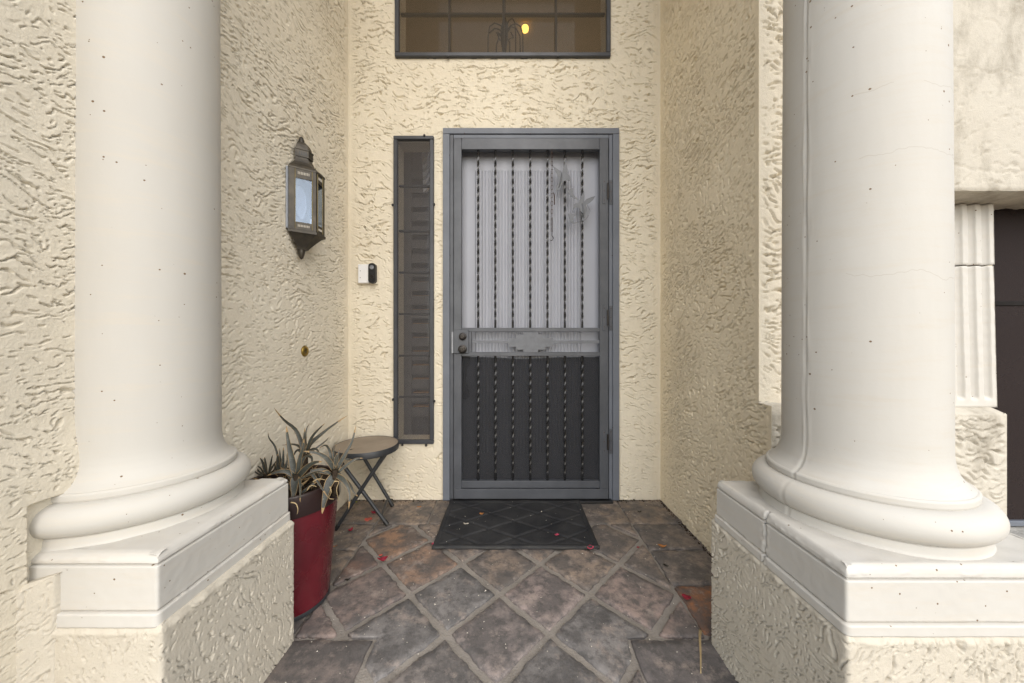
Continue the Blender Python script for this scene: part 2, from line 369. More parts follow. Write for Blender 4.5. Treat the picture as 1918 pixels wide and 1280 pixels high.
class MB:
    def __init__(s): s.v = []; s.f = []; s.mi = []
    def add(s, verts, faces, mi=0):
        b = len(s.v); s.v += [tuple(v) for v in verts]
        s.f += [tuple(b + i for i in f) for f in faces]; s.mi += [mi] * len(faces)
    def box(s, x0, x1, y0, y1, z0, z1, ch=0.0, mi=0):
        x0, x1 = min(x0, x1), max(x0, x1); y0, y1 = min(y0, y1), max(y0, y1); z0, z1 = min(z0, z1), max(z0, z1)
        c = min(ch, (x1 - x0) * .45, (y1 - y0) * .45, (z1 - z0) * .45)
        if c <= 0:
            v = [(x, y, z) for x in (x0, x1) for y in (y0, y1) for z in (z0, z1)]
            s.add(v, [(0, 1, 3, 2), (4, 6, 7, 5), (0, 4, 5, 1), (2, 3, 7, 6), (0, 2, 6, 4), (1, 5, 7, 3)], mi); return
        # chamfered box as convex hull pattern
        v = []; idx = {}
        X = (x0, x1); Y = (y0, y1); Z = (z0, z1)
        for i in (0, 1):
            for j in (0, 1):
                for k in (0, 1):
                    sx, sy, sz = (1 - 2 * i), (1 - 2 * j), (1 - 2 * k)
                    idx[i, j, k, 0] = len(v); v.append((X[i], Y[j] + sy * c, Z[k] + sz * c))
                    idx[i, j, k, 1] = len(v); v.append((X[i] + sx * c, Y[j], Z[k] + sz * c))
                    idx[i, j, k, 2] = len(v); v.append((X[i] + sx * c, Y[j] + sy * c, Z[k]))
        f = []
        for i in (0, 1):
            q = [idx[i, 0, 0, 0], idx[i, 0, 1, 0], idx[i, 1, 1, 0], idx[i, 1, 0, 0]]; f.append(q if i == 0 else q[::-1])
            q = [idx[0, i, 0, 1], idx[1, i, 0, 1], idx[1, i, 1, 1], idx[0, i, 1, 1]]; f.append(q if i == 0 else q[::-1])
            q = [idx[0, 0, i, 2], idx[0, 1, i, 2], idx[1, 1, i, 2], idx[1, 0, i, 2]]; f.append(q if i == 0 else q[::-1])
        for i in (0, 1):
            for j in (0, 1):
                f.append([idx[i, j, 0, 0], idx[i, j, 0, 1], idx[i, j, 1, 1], idx[i, j, 1, 0]])
                f.append([idx[i, 0, j, 0], idx[i, 0, j, 2], idx[i, 1, j, 2], idx[i, 1, j, 0]])
                f.append([idx[0, i, j, 1], idx[0, i, j, 2], idx[1, i, j, 2], idx[1, i, j, 1]])
                for k in (0, 1): f.append([idx[i, j, k, 0], idx[i, j, k, 1], idx[i, j, k, 2]])
        s.add(v, f, mi)
    def tube(s, pts, r, seg=8, cap=True, mi=0, closed=False):
        pts = [Vector(p) for p in pts]; n = len(pts); rr = r if isinstance(r, (list, tuple)) else [r] * n
        rings = []; up = Vector((0.13, 0.31, 1)).normalized()
        for i in range(n):
            a = pts[i - 1] if (i > 0 or closed) else pts[i]; b = pts[(i + 1) % n] if (i < n - 1 or closed) else pts[i]
            t = (b - a).normalized()
            if abs(t.dot(up)) > 0.97: up = Vector((1, 0.2, 0.1)).normalized()
            x = t.cross(up).normalized(); y = x.cross(t).normalized()
            rings.append([pts[i] + (x * math.cos(k * 2 * math.pi / seg) + y * math.sin(k * 2 * math.pi / seg)) * rr[i] for k in range(seg)])
        v = [p for ring in rings for p in ring]; f = []
        m = n if closed else n - 1
        for i in range(m):
            for k in range(seg):
                a, b = i * seg, ((i + 1) % n) * seg
                f.append((a + k, a + (k + 1) % seg, b + (k + 1) % seg, b + k))
        if cap and not closed: f += [tuple(range(seg))[::-1], tuple((n - 1) * seg + k for k in range(seg))]
        s.add(v, f, mi)
    def lathe(s, prof, c, seg=32, axis='z', mi=0, capends=True):
        v = []; f = []
        for r, h in prof:
            for k in range(seg):
                a = 2 * math.pi * k / seg; ca, sa = math.cos(a) * r, math.sin(a) * r
                if axis == 'z': v.append((c[0] + ca, c[1] + sa, c[2] + h))
                elif axis == 'y': v.append((c[0] + ca, c[1] + h, c[2] + sa))
                else: v.append((c[0] + h, c[1] + ca, c[2] + sa))
        for i in range(len(prof) - 1):
            for k in range(seg):
                f.append((i * seg + k, i * seg + (k + 1) % seg, (i + 1) * seg + (k + 1) % seg, (i + 1) * seg + k))
        if capends: f += [tuple(range(seg))[::-1], tuple((len(prof) - 1) * seg + k for k in range(seg))]
        s.add(v, f, mi)
    def prism(s, poly, y0, y1, mi=0):
        """poly: (x, z) outline; extruded from y0 to y1."""
        n = len(poly); v = [(x, y0, z) for x, z in poly] + [(x, y1, z) for x, z in poly]
        f = [tuple(range(n)), tuple(range(2 * n - 1, n - 1, -1))] + [(i, i + n, (i + 1) % n + n, (i + 1) % n) for i in range(n)]
        s.add(v, f, mi)
    def build(s, name, mat, parent=None, smooth=False, bevel=0.0):
        o = origin_of(parent) if parent is not None else Vector((0, 0, 0))
        me = bpy.data.meshes.new(name)
        me.from_pydata([(v[0] - o.x, v[1] - o.y, v[2] - o.z) for v in s.v], [], s.f)
        ob = link_mesh(name, me, mat, parent, smooth)
        if any(s.mi): me.polygons.foreach_set('material_index', s.mi)
        import bmesh
        bm = bmesh.new(); bm.from_mesh(me); bmesh.ops.recalc_face_normals(bm, faces=bm.faces)
        if bevel: bmesh.ops.bevel(bm, geom=list(bm.edges), offset=bevel, segments=1, affect='EDGES')
        bm.to_mesh(me); bm.free()
        if smooth and smooth is not True: me.set_sharp_from_angle(angle=R(smooth))
        return ob

def grid_mesh(name, P, mat, parent=None, keep=None, flip=False, closed_u=False, smooth=True, auto=None):
    """P: (nu, nv, 3) array of points."""
    nu, nv = P.shape[:2]
    idx = np.arange(nu * nv).reshape(nu, nv)
    if closed_u: idx = np.vstack([idx, idx[:1]])
    q = np.stack([idx[:-1, :-1], idx[1:, :-1], idx[1:, 1:], idx[:-1, 1:]], -1)
    if keep is not None: q = q[keep]
    q = q.reshape(-1, 4)
    if flip: q = q[:, ::-1]
    pts = P.reshape(-1, 3)
    if keep is not None:
        used = np.unique(q); remap = np.full(len(pts), -1); remap[used] = np.arange(len(used))
        q = remap[q]; pts = pts[used]
    o = origin_of(parent) if parent is not None else Vector((0, 0, 0))
    pts = pts - np.array([o.x, o.y, o.z])
    me = bpy.data.meshes.new(name)
    me.vertices.add(len(pts)); me.vertices.foreach_set('co', pts.astype(np.float32).ravel())
    me.loops.add(q.size); me.loops.foreach_set('vertex_index', q.astype(np.int32).ravel())
    me.polygons.add(len(q)); me.polygons.foreach_set('loop_start', np.arange(0, q.size, 4, dtype=np.int32))
    me.update(calc_edges=True); me.validate()
    ob = link_mesh(name, me, mat, parent, False)
    if smooth: me.polygons.foreach_set('use_smooth', np.ones(len(me.polygons), dtype=bool))
    return ob

def steps(a, b, d, stops=()):
    """Coordinates from a to b about d apart (d may be a function) that hit every stop."""
    e = sorted(set([a, b] + [x for x in stops if a < x < b])); out = [a]
    for x0, x1 in zip(e[:-1], e[1:]):
        x = x0; seg = []
        while x < x1: seg.append(x); x += d(x) if callable(d) else d
        k = len(seg)
        seg = np.array(seg + [x]); seg = x0 + (seg - x0) * (x1 - x0) / (x - x0)
        out += list(seg[1:])
    return np.array(out)
def sheet(name, o, eu, ev, n, us, vs, hf, mat, parent=None, holes=(), fade=0.012, flip=False):
    U, V = np.meshgrid(us, vs, indexing='ij')
    o, eu, ev, n = map(lambda a: np.array(a, float), (o, eu, ev, n))
    h = hf(U, V)
    if fade:
        e = np.minimum.reduce([U - us[0], us[-1] - U, V - vs[0] + 1, vs[-1] - V + 1])
        h = h * sstep(0, fade, e)
    P = o + U[..., None] * eu + V[..., None] * ev + h[..., None] * n
    keep = None
    if holes:
        uc = (us[:-1] + us[1:]) / 2; vc = (vs[:-1] + vs[1:]) / 2
        keep = np.ones((len(uc), len(vc)), bool)
        for a, b, c, d in holes: keep &= ~(((uc > a) & (uc < b))[:, None] & ((vc > c) & (vc < d))[None, :])
    return grid_mesh(name, P, mat, parent, keep, flip, smooth=False)

# ================================================================== SETTING
# ---- ground
mb = MB(); mb.add([(-600, -600, -0.06), (600, -600, -0.06), (600, 600, -0.06), (-600, 600, -0.06)], [(0, 1, 2, 3)])
tag(mb.build('ground', M_EARTH), kind='structure')

# ---- porch floor: grout bed and single clay tiles
XLB, XRB = -0.668, 0.597        # inner edges of the border rows along the side walls
YBB, YFB = 1.688, 1.036         # back border row, line between the porch and the passage
XLP, XRP = -0.415, 0.357        # diamond field between the pedestals
gx = steps(XL - 0.03, XR + 0.06, 0.018); gy = steps(-1.6, YW + 0.02, 0.018)
def grout_h(u, v): return -0.0085 + 0.0022 * gn(u * 18, v * 18, 31) + 0.0012 * gn(u * 60, v * 60, 32)
floor = sheet('porch_floor', (0, 0, 0), (1, 0, 0), (0, 1, 0), (0, 0, 1), gx, gy, grout_h, M_GROUT, fade=0)
tag(floor, kind='structure')

TILE_N = [0]
WARM = [(0.265, 0.215, 0.198), (0.225, 0.205, 0.195), (0.255, 0.215, 0.20), (0.205, 0.193, 0.186), (0.275, 0.213, 0.188), (0.245, 0.22, 0.205)]
def make_tile(inside, cx, cy, rmax, colr=None, lift=0.0, n=72):
    ang = np.linspace(0, 2 * math.pi, n, endpoint=False)
    k = TILE_N[0]; TILE_N[0] += 1
    out = []
    for a in ang:
        lo, hi = 0.0, rmax
        for _ in range(16):
            m = (lo + hi) / 2
            if inside(cx + m * math.cos(a), cy + m * math.sin(a)): lo = m
            else: hi = m
        out.append(lo)
    r = np.array(out)
    if r.max() < 0.03: return
    wob = 0.0036 * gn(np.cos(ang) * 2.2 + k * 3.1, np.sin(ang) * 2.2 + k, 41) + 0.0026 * gn(np.cos(ang) * 9 + k, np.sin(ang) * 7, 42)
    r = np.maximum(r + wob * 1.5 - 0.0008, 0.004)
    tx, ty = random.uniform(-0.006, 0.006), random.uniform(-0.006, 0.006)
    v = []; f = []
    for rad, z in ((1.0, -0.013), (1.0, -0.0035), (0.975, -0.0008), (0.80, 0.0004)):
        for i in range(n):
            dx, dy = math.cos(ang[i]) * r[i] * rad, math.sin(ang[i]) * r[i] * rad
            zz = z + lift + tx * dx * 2 + ty * dy * 2 + (0.0016 * float(gn(dx * 20 + k * 7.7, dy * 20, 44)) if rad < 1 else 0)
            v.append((dx, dy, zz))
    v.append((0, 0, 0.001 + lift))
    for j in range(3):
        for i in range(n):
            f.append((j * n + i, j * n + (i + 1) % n, (j + 1) * n + (i + 1) % n, (j + 1) * n + i))
    for i in range(n): f.append((3 * n + i, 3 * n + (i + 1) % n, 4 * n))
    me = bpy.data.meshes.new('tile'); me.from_pydata(v, [], f)
    o = link_mesh('tile', me, M_TILE, floor, True)
    o.location = (cx, cy, 0)
    c = colr or random.choice(WARM)
    j = random.uniform(0.85, 1.15)
    o.color = (c[0] * j, c[1] * j, c[2] * j, 1)
g2 = 0.0115                      # half the grout joint between diamonds
def in_field(x, y, e):
    a = XLB + e < x < XRB - e and YFB + e < y < YBB - e
    b = XLP + e < x < XRP - e and -1.55 < y < YBB - e
    return a or b
LX, LY = 0.160, 0.1675
for i in range(-16, 18):
    for j in range(-16, 18):
        cx = 0.120 + (i + j) * LX; cy = 1.2205 + (i - j) * LY
        if not (-1.6 < cy < 1.85 and -0.85 < cx < 0.8): continue
        ins = lambda x, y, cx=cx, cy=cy: abs(x - cx) / LX + abs(y - cy) / LY < 1 - g2 * 1.414 / LX and in_field(x, y, 0.006)
        px, py = cx, cy
        if not ins(px, py):        # centre of a cut tile: mean of what is left of it
            pts = [(cx + LX * a / 12, cy + LY * b / 12) for a in range(-11, 12) for b in range(-11, 12)]
            pts = [q for q in pts if ins(*q)]
            if len(pts) < 8: continue
            px = sum(q[0] for q in pts) / len(pts); py = sum(q[1] for q in pts) / len(pts)
            if not ins(px, py): continue
        c = None
        if abs(cx + 0.52) < 0.03 and abs(cy - 1.555) < 0.04: c = (0.30, 0.185, 0.12)
        elif abs(cx + 0.36) < 0.03 and abs(cy - 1.388) < 0.04: c = (0.27, 0.18, 0.13)
        elif abs(cx + 0.68) < 0.05 and abs(cy - 1.388) < 0.04: c = (0.22, 0.14, 0.11)
        elif cy > 1.36: c = (0.26, 0.205, 0.165)
        make_tile(ins, px, py, 0.3, c)
def rect_tile(x0, x1, y0, y1, c=None):
    e = 0.0035
    make_tile(lambda x, y: x0 + e < x < x1 - e and y0 + e < y < y1 - e, (x0 + x1) / 2, (y0 + y1) / 2, 0.4, c)
TAN = (0.26, 0.20, 0.15)
xs = [XL - 0.02, XLB, -0.416, -0.17, 0.075, 0.325, XRB, XR + 0.03]
for a, b in zip(xs[:-1], xs[1:]): rect_tile(a, b, YBB, YW + 0.015, TAN)
ys = [0.83, 1.05, 1.262, 1.480, YBB]
for k, (a, b) in enumerate(zip(ys[:-1], ys[1:])):
    rect_tile(XRB, XR + 0.03, a, b, (0.36, 0.155, 0.07) if k == 1 else (0.22, 0.18, 0.15))
    rect_tile(XL - 0.02, XLB, a, b, TAN)
for k in range(10):
    y1 = YFB - k * 0.255
    rect_tile(XLB, XLP, y1 - 0.255, y1, (0.185, 0.155, 0.14)); rect_tile(XRP, XRB + 0.02, y1 - 0.255, y1, (0.17, 0.15, 0.145))

# ---- door wall with its openings
DX0, DX1, DZ1 = bx(838), bx(1151), bz(250)
SX0, SX1, SZ0, SZ1 = bx(742), bx(808), bz(827), bz(260)
TX0, TX1, TZ0, TZ1 = bx(746), bx(1137), bz(103), 3.12
us = steps(XL - 0.03, XR + 0.03, 0.0034, (DX0, DX1, SX0, SX1, TX0, TX1))
vs = steps(0.0, 2.88, 0.0032, (DZ1, SZ0, SZ1, TZ0)); vs = np.concatenate([vs, steps(2.88, 4.2, 0.05, (TZ1,))[1:]])
def back_h(u, v):
    h = lace(u, v, 3, 0.0050, 0.05, 1.25, 0.03, 1.0, 0.0150, 0.0019)
    # trowelled smoother in the corner strips and round the openings
    k = sstep(XL + 0.005, XL + 0.06, u) * sstep(XR - 0.005, XR - 0.05, u)
    for a, b, c, d in ((DX0, DX1, -1, DZ1), (SX0, SX1, SZ0, SZ1), (TX0, TX1, TZ0, 9)):
        dist = np.maximum(np.maximum(a - u, u - b), np.maximum(c - v, v - d))
        k = k * (0.25 + 0.75 * sstep(0.015, 0.06, dist))
    return h * k - 0.006 + 0.004 * k
back = sheet('stucco_wall', (0, YW, 0), (1, 0, 0), (0, 0, 1), (0, -1, 0), us, vs, back_h, M_ST, None,
             [(DX0, DX1, -1, DZ1), (SX0, SX1, SZ0, SZ1), (TX0, TX1, TZ0, TZ1)], fade=0)
tag(back, 'cream rough stucco wall around the security door, facing the camera', 'wall')
# reveals of the openings, parts of that wall
for a, b, c, d in ((DX0, DX1, 0.0, DZ1), (SX0, SX1, SZ0, SZ1), (TX0, TX1, TZ0, TZ1)):
    mb = MB()
    mb.box(a - 0.06, a, YW + 0.030, YW + 0.14, c, d); mb.box(b, b + 0.06, YW + 0.030, YW + 0.14, c, d)
    mb.box(a - 0.06, b + 0.06, YW + 0.030, YW + 0.14, d, d + 0.06)
    if c > 0: mb.box(a - 0.06, b + 0.06, YW + 0.030, YW + 0.14, c - 0.06, c)
    mb.build('reveal', M_ST, back)

# ---- left wall (half column stands against it)
def left_far(u, v):
    h = lace(u, v, 21, 0.0028, 0.22, 1.85, 0.04, 1.5, 0.0110, 0.0016) * sstep(YW + 0.005, YW - 0.06, u)
    return h * (1 - 0.5 * sstep(1.15, 1.3, u) * sstep(0.9, 0.5, v))
def left_near(u, v):
    h = lace(u, v, 24, 0.0020, 0.15, 2.4, 0.0, 1.2, 0.0065, 0.0011) * (0.35 + 0.65 * sstep(0.22, 0.4, v))
    h = h * (0.25 + 0.75 * sstep(0.585, 0.60, u) * sstep(1.70, 1.64, v))
    niche = sstep(0.632, 0.636, u) * sstep(0.438, 0.442, v) * sstep(0.596, 0.592, v)
    return (h * (1 - 0.8 * niche) + 0.019 + 0.012 * sstep(0.75, 0.62, v)) * sstep(0.83, 0.80, u) - 0.015 * niche
us = steps(0.83, YW + 0.03, lambda y: min(0.0056, 0.0031 * (y / 0.9) ** 1.2))
vs = np.concatenate([steps(-0.02, 2.75, 0.0032), steps(2.75, 4.2, 0.05)[1:]])
leftw = sheet('stucco_wall', (XL, 0, 0), (0, 1, 0), (0, 0, 1), (1, 0, 0), us, vs, left_far, M_STL, None, fade=0)
tag(leftw, 'pale rough stucco side wall carrying the lantern, behind the left column', 'wall')
sheet('near_face', (XL, 0, 0), (0, 1, 0), (0, 0, 1), (1, 0, 0), np.concatenate([steps(0.35, 0.59, 0.006)[:-1], steps(0.59, 0.80, 0.0019), [0.815, 0.83]]),
      np.concatenate([steps(-0.02, 0.2, 0.02)[:-1], steps(0.2, 1.66, 0.0019), steps(1.66, 2.6, 0.007)[1:], steps(2.6, 4.2, 0.05)[1:]]), left_near, M_STL, leftw, fade=0)

mb = MB(); mb.box(-1.25, XL + 0.026, 0.335, 0.352, 0.0, 4.2, 0.006); mb.build('wall_end', M_STL, leftw)
# ---- right wall of the recess
us = steps(1.116, YW + 0.03, 0.0038); vs = np.concatenate([steps(-0.02, 2.85, 0.0033), steps(2.85, 4.2, 0.05)[1:]])
def right_h(u, v):
    h = lace(u, v, 47, 0.0028, -0.6, 2.0, 0.08, 1.2, 0.0110, 0.0018)
    return h * sstep(YW + 0.005, YW - 0.05, u) * np.where(v > 0.69, sstep(1.178, 1.215, u), sstep(1.118, 1.15, u))
def right_keep(): pass
rw = sheet('stucco_wall', (XR, 0, 0), (0, 1, 0), (0, 0, 1), (-1, 0, 0), us, vs, right_h, M_STR, None,
           [(1.0, 1.172, 0.69, 9)], fade=0)
tag(rw, 'shaded tan stucco side wall to the right of the security door', 'wall')
# wall returning to the right behind the right column: thinner above, a thicker dado below with a sloped top
us = steps(XR, 1.66, 0.0042); vs = np.concatenate([steps(0.68, 2.6, 0.0042), steps(2.6, 4.2, 0.05)[1:]])
fw = thing('stucco_wall', (1.2, 1.176, 0), 'narrow bright stucco wall strip behind the right column, with low dado', 'wall')
def strip_h(u, v): return lace(u, v, 63, 0.0045, 0.1, 1.3, 0.2) * sstep(XR + 0.004, XR + 0.034, u)
sheet('wall_face', (0, 1.176, 0), (1, 0, 0), (0, 0, 1), (0, -1, 0), us, vs, strip_h, M_STL, fw, fade=0)
us2 = steps(XR, 1.62, 0.0042); vs2 = steps(-0.02, 0.695, 0.0042)
def dado_h(u, v):
    h = lace(u, v, 71, 0.0048, 0.2, 1.3, 0.3) * sstep(0.665, 0.64, v) * sstep(XR, XR + 0.02, u) * sstep(1.62, 1.60, u)
    return h - 0.06 * np.clip((v - 0.662) / 0.026, 0, 1)
sheet('dado', (0, 1.116, 0), (1, 0, 0), (0, 0, 1), (0, -1, 0), us2, vs2, dado_h, M_STW, fw, fade=0)
mb = MB(); mb.box(1.615, 1.6195, 1.118, 1.27, 0.0, 0.665); mb.box(1.618, 1.6215, 1.178, 1.27, 0.665, 1.40); mb.build('wall_end', M_STW, fw)

# ---- lintel over the window at the far right
us = steps(1.30, 2.05, 0.005); vs = np.concatenate([steps(1.367, 2.0, 0.005), steps(2.0, 4.2, 0.06)[1:]])
ln = thing('stucco_lintel', (1.7, 1.056, 1.367), 'weathered white stucco lintel with dark stains at the upper right', 'lintel')
def lintel_h(u, v):
    h = lace(u, v, 83, 0.0016, 0.12, 1.5, -0.16, 1.6, 0.004)
    cr = np.abs((v - 1.425) - 0.02 * gn(u * 14, 0 * u, 5) - 0.008 * gn(u * 45, 0 * u, 6) - 0.012)
    cr2 = np.abs((v - 1.74) + 0.10 * (u - 1.45) - 0.02 * gn(u * 12, 0 * u, 8) - 0.008 * gn(u * 50, 0 * u, 9))
    h = h - 0.004 * sstep(0.0035, 0.0, cr) - 0.004 * sstep(0.003, 0.0, cr2)
    return h * sstep(1.367, 1.375, v) - 0.004 * sstep(1.375, 1.367, v)
sheet('lintel_face', (0, 1.056, 0), (1, 0, 0), (0, 0, 1), (0, -1, 0), us, vs, lintel_h, M_STW, ln, fade=0)
us = steps(1.30, 2.05, 0.01); vs = steps(0, 0.21, 0.006)
sheet('soffit', (0, 1.058, 1.367), (1, 0, 0), (0, 1, 0), (0, 0, -1), us, vs, lambda u, v: 0.004 * gn(u * 30, v * 30, 91) + 0.002 * gn(u * 90, v * 90, 92), M_STW, ln, fade=0, flip=True)
mb = MB(); mb.box(1.301, 1.305, 1.06, 1.26, 1.37, 4.2); mb.build('lintel_end', M_STW, ln)

# ---- ceiling of the tall porch and the wall that carries it
mb = MB(); mb.box(-1.3, 2.1, 0.62, YW + 0.1, 4.2, 4.3); tag(mb.build('porch_ceiling', M_STL), kind='structure')

# ---- hall behind the door wall, seen through the screens
mb = MB()
x0, x1, y0, y1 = -1.7, 1.58, YW + 0.02, 5.2
mb.add([(x0, y0, 0), (x1, y0, 0), (x1, y1, 0), (x0, y1, 0)], [(0, 1, 2, 3)])
tag(mb.build('hall_floor', M_INTD), kind='structure')
mb = MB()
mb.add([(x0, y0, 0), (x0, y1, 0), (x0, y1, 5.2), (x0, y0, 5.2)], [(0, 1, 2, 3)])
mb.add([(x1, y0, 0), (x1, y1, 0), (x1, y1, 5.2), (x1, y0, 5.2)], [(3, 2, 1, 0)])
mb.add([(x0, y1, 0), (x1, y1, 0), (x1, y1, 5.2), (x0, y1, 5.2)], [(0, 1, 2, 3)])
mb.add([(x0, y0, 0), (-0.95, y0, 0), (-0.95, y0, 5.2), (x0, y0, 5.2)], [(3, 2, 1, 0)])
mb.add([(0.875, y0, 0), (x1, y0, 0), (x1, y0, 5.2), (0.875, y0, 5.2)], [(3, 2, 1, 0)])
mb.add([(-0.95, y0, 4.2), (0.875, y0, 4.2), (0.875, y0, 5.2), (-0.95, y0, 5.2)], [(3, 2, 1, 0)])
tag(mb.build('hall_wall', M_INT), kind='structure')
mb = MB()
mb.add([(x0, y0, 5.0), (0.45, y0, 5.0), (0.62, y1, 3.1), (x0, y1, 3.1)], [(0, 1, 2, 3)])
mb.add([(0.45, y0, 5.0), (x1, y0, 4.7), (x1, y1, 2.9), (0.62, y1, 3.1)], [(0, 1, 2, 3)])
tag(mb.build('hall_ceiling', M_INT), kind='structure')

# ================================================================== COLUMNS AND PEDESTALS
def round_path(pts, r, d):
    """Dense plan polyline with rounded corners; returns points, outward normals (right-hand side of travel) and arc length."""
    P = [np.array(p, float) for p in pts]; out = []
    def seg(a, b):
        n = max(1, int(np.linalg.norm(b - a) / d)); return [a + (b - a) * t for t in np.linspace(0, 1, n, endpoint=False)]
    cur = P[0]
    for i in range(1, len(P) - 1):
        a = (P[i - 1] - P[i]) / np.linalg.norm(P[i - 1] - P[i]); b = (P[i + 1] - P[i]) / np.linalg.norm(P[i + 1] - P[i])
        s0, s1 = P[i] + a * r, P[i] + b * r
        out += seg(cur, s0)
        for t in np.linspace(0, 1, 7)[:-1]: out.append((1 - t) ** 2 * s0 + 2 * t * (1 - t) * P[i] + t * t * s1)
        cur = s1
    out += seg(cur, P[-1]) + [P[-1]]
    out = np.array(out)
    t = np.gradient(out, axis=0); t /= np.linalg.norm(t, axis=1)[:, None]
    n = np.stack([t[:, 1], -t[:, 0]], 1)
    s = np.concatenate([[0], np.cumsum(np.linalg.norm(np.diff(out, axis=0), axis=1))])
    return out, n, s
def sweep(name, path, prof, hf, mat, parent, d=0.003, r=0.008, flip=False, smooth=True):
    p, n, s = round_path(path, r, d)
    prof = np.array(prof, float)
    L = np.concatenate([[0], np.cumsum(np.linalg.norm(np.diff(prof, axis=0), axis=1))])
    tt = steps(0, L[-1], d, tuple(L[1:-1]))
    off = np.interp(tt, L, prof[:, 0]); z = np.interp(tt, L, prof[:, 1])
    dp = np.gradient(off, tt), np.gradient(z, tt)
    nl = np.hypot(*dp); pn_off, pn_z = -dp[1] / nl, dp[0] / nl      # profile runs from top to bottom
    Sg, T = np.meshgrid(s, tt, indexing='ij'); Z = np.broadcast_to(z, Sg.shape)
    h = hf(Sg, Z, T)
    o2 = off[None, :] + h * pn_off[None, :]
    P = np.zeros(Sg.shape + (3,))
    P[..., 0] = p[:, 0:1] + n[:, 0:1] * o2
    P[..., 1] = p[:, 1:2] + n[:, 1:2] * o2
    P[..., 2] = Z + h * pn_z[None, :]
    return grid_mesh(name, P, mat, parent, flip=flip, smooth=smooth)

def edge_crumbs(s, z, zs, seed, amp=0.004):
    """Ragged plaster squeezed out along the joints at heights zs."""
    h = 0
    for k, z0 in enumerate(zs):
        b = np.exp(-((z - z0 - 0.003 * gn(s * 45, 0 * s, seed + k)) / 0.0030) ** 2) * sstep(0.05, 0.4, gn(s * 16, 0 * z, seed + 10 + k)) * (0.5 + 1.2 * gn(s * 75, z * 90, seed + 20 + k))
        h = h + amp * b
    return h

def pedestal(loc, label, cap_path, body_path, prof, body_prof, top_poly, side, seam=None):
    t = thing('pedestal', loc, label, 'pedestal', 'stucco pedestals under the two columns')
    def cap_h(s, z, T):
        h = 0.0004 * gn(s * 14, z * 14, 101 + side) + 0.0003 * gn(s * 60, z * 60, 102 + side)
        h = h + edge_crumbs(s, z, (prof[-4][1], prof[4][1]), 110 + side * 7, 0.0020)
        if seam is not None:
            w = np.abs(s - seam - 0.006 * gn(z * 30, 0 * z, 7))
            h = h - 0.007 * sstep(0.004, 0.0, w) + 0.002 * sstep(0.02, 0.008, w) * gn(s * 90, z * 90, 8)
        return h
    sweep('cap', cap_path, prof, cap_h, M_CAP, t, 0.0028, 0.006, flip=True)
    def body_h(s, z, T):
        h = lace(s, z, 131 + side * 11, 0.0022, 0.95 if side else -0.85, 2.5, 0.14 if side else 0.0, 1.2, 0.0085, 0.0013) * sstep(0.0, 0.03, body_prof[0][1] - z)
        h = h + 0.004 * np.exp(-((z - body_prof[0][1] + 0.012) / 0.008) ** 2) * (0.5 + gn(s * 30, z * 30, 140 + side))
        return h
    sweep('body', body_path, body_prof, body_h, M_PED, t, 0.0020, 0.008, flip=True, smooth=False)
    mb = MB(); mb.box(top_poly[0] + 0.004, top_poly[1] - 0.006, top_poly[2] + 0.006, top_poly[3] + 0.002, 0.0, top_poly[4] - 0.004); mb.build('core', M_STL, t)
    us = steps(top_poly[0], top_poly[1], 0.006); vs = steps(top_poly[2], top_poly[3], 0.006)
    sheet('cap_top', (0, 0, top_poly[4]), (1, 0, 0), (0, 1, 0), (0, 0, 1), us, vs, lambda u, v: 0.0012 * gn(u * 30, v * 30, 151) - 0.0004, M_CAP, t, fade=0)
    return t
def cap_profile(b, zt, z1, z2, z3):
    # rounded nosing, face, thin lower band
    pr = [(-b - 0.004, zt)]
    for a in (0, 20, 40, 60, 80): pr.append((-b + b * 0.92 * math.sin(R(a + 8)), z1 + (zt - z1) * math.cos(R(a + 6))))
    pr += [(-0.006, z1 + 0.0015), (-0.006, z1 - 0.0015), (0.0, z1 - 0.0035), (0.0, z2 + 0.002), (-0.006, z2), (0.0045, z2 - 0.003), (0.005, z3 + 0.002), (-0.01, z3)]
    return pr
BP = lambda z: [(-0.016, z + 0.003), (-0.006, z), (-0.001, z - 0.010), (0.0, z - 0.022), (0.0, -0.02)]
# left: inner face at x = -0.667, front at y = 0.645
cp = [(XL - 0.04, 0.645), (-0.667, 0.645), (-0.667, 1.027), (-0.74, 1.027)]
bp = [(-0.90, 0.638), (-0.652, 0.638), (-0.652, 1.030), (-0.70, 1.030)]
lp = pedestal((-0.80, 0.84, 0), 'stucco pedestal on the left, with a white moulded cap, beside the red pot', cp, bp,
              cap_profile(0.022, 0.495, 0.478, 0.390, 0.361), BP(0.364), (XL - 0.04, -0.667 - 0.023, 0.645 + 0.023, 1.027 - 0.023, 0.495), 0)
# rough plaster patch that ties the left pedestal to the wall, with a sloping top
p0, p1 = np.array((XL + 0.026, 0.615)), np.array((-0.846, 0.640))
U, V = np.meshgrid(np.linspace(0, 1, 50), np.linspace(0, 1, 200), indexing='ij')
top = 0.440 + 0.026 * U
hh = lace(U * 0.1, V * 0.45, 171, 0.002, 0.3, 2.0, 0.0, 1.0, 0.004, 0.0016) * sstep(0, .1, U)
P = np.stack([p0[0] + (p1[0] - p0[0]) * U + hh * 0.3, p0[1] + (p1[1] - p0[1]) * U - hh + 0.02 * sstep(0.88, 1.0, U), top * V], -1)
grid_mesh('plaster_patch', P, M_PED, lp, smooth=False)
mb = MB(); mb.add([(p0[0], p0[1], 0.440), (p1[0], p1[1], 0.466), (p1[0], 0.70, 0.466), (p0[0] - 0.04, 0.70, 0.445), (p0[0] - 0.04, p0[1], 0.44)], [(0, 1, 2, 3, 4)]); mb.build('patch_ledge', M_PED, lp)
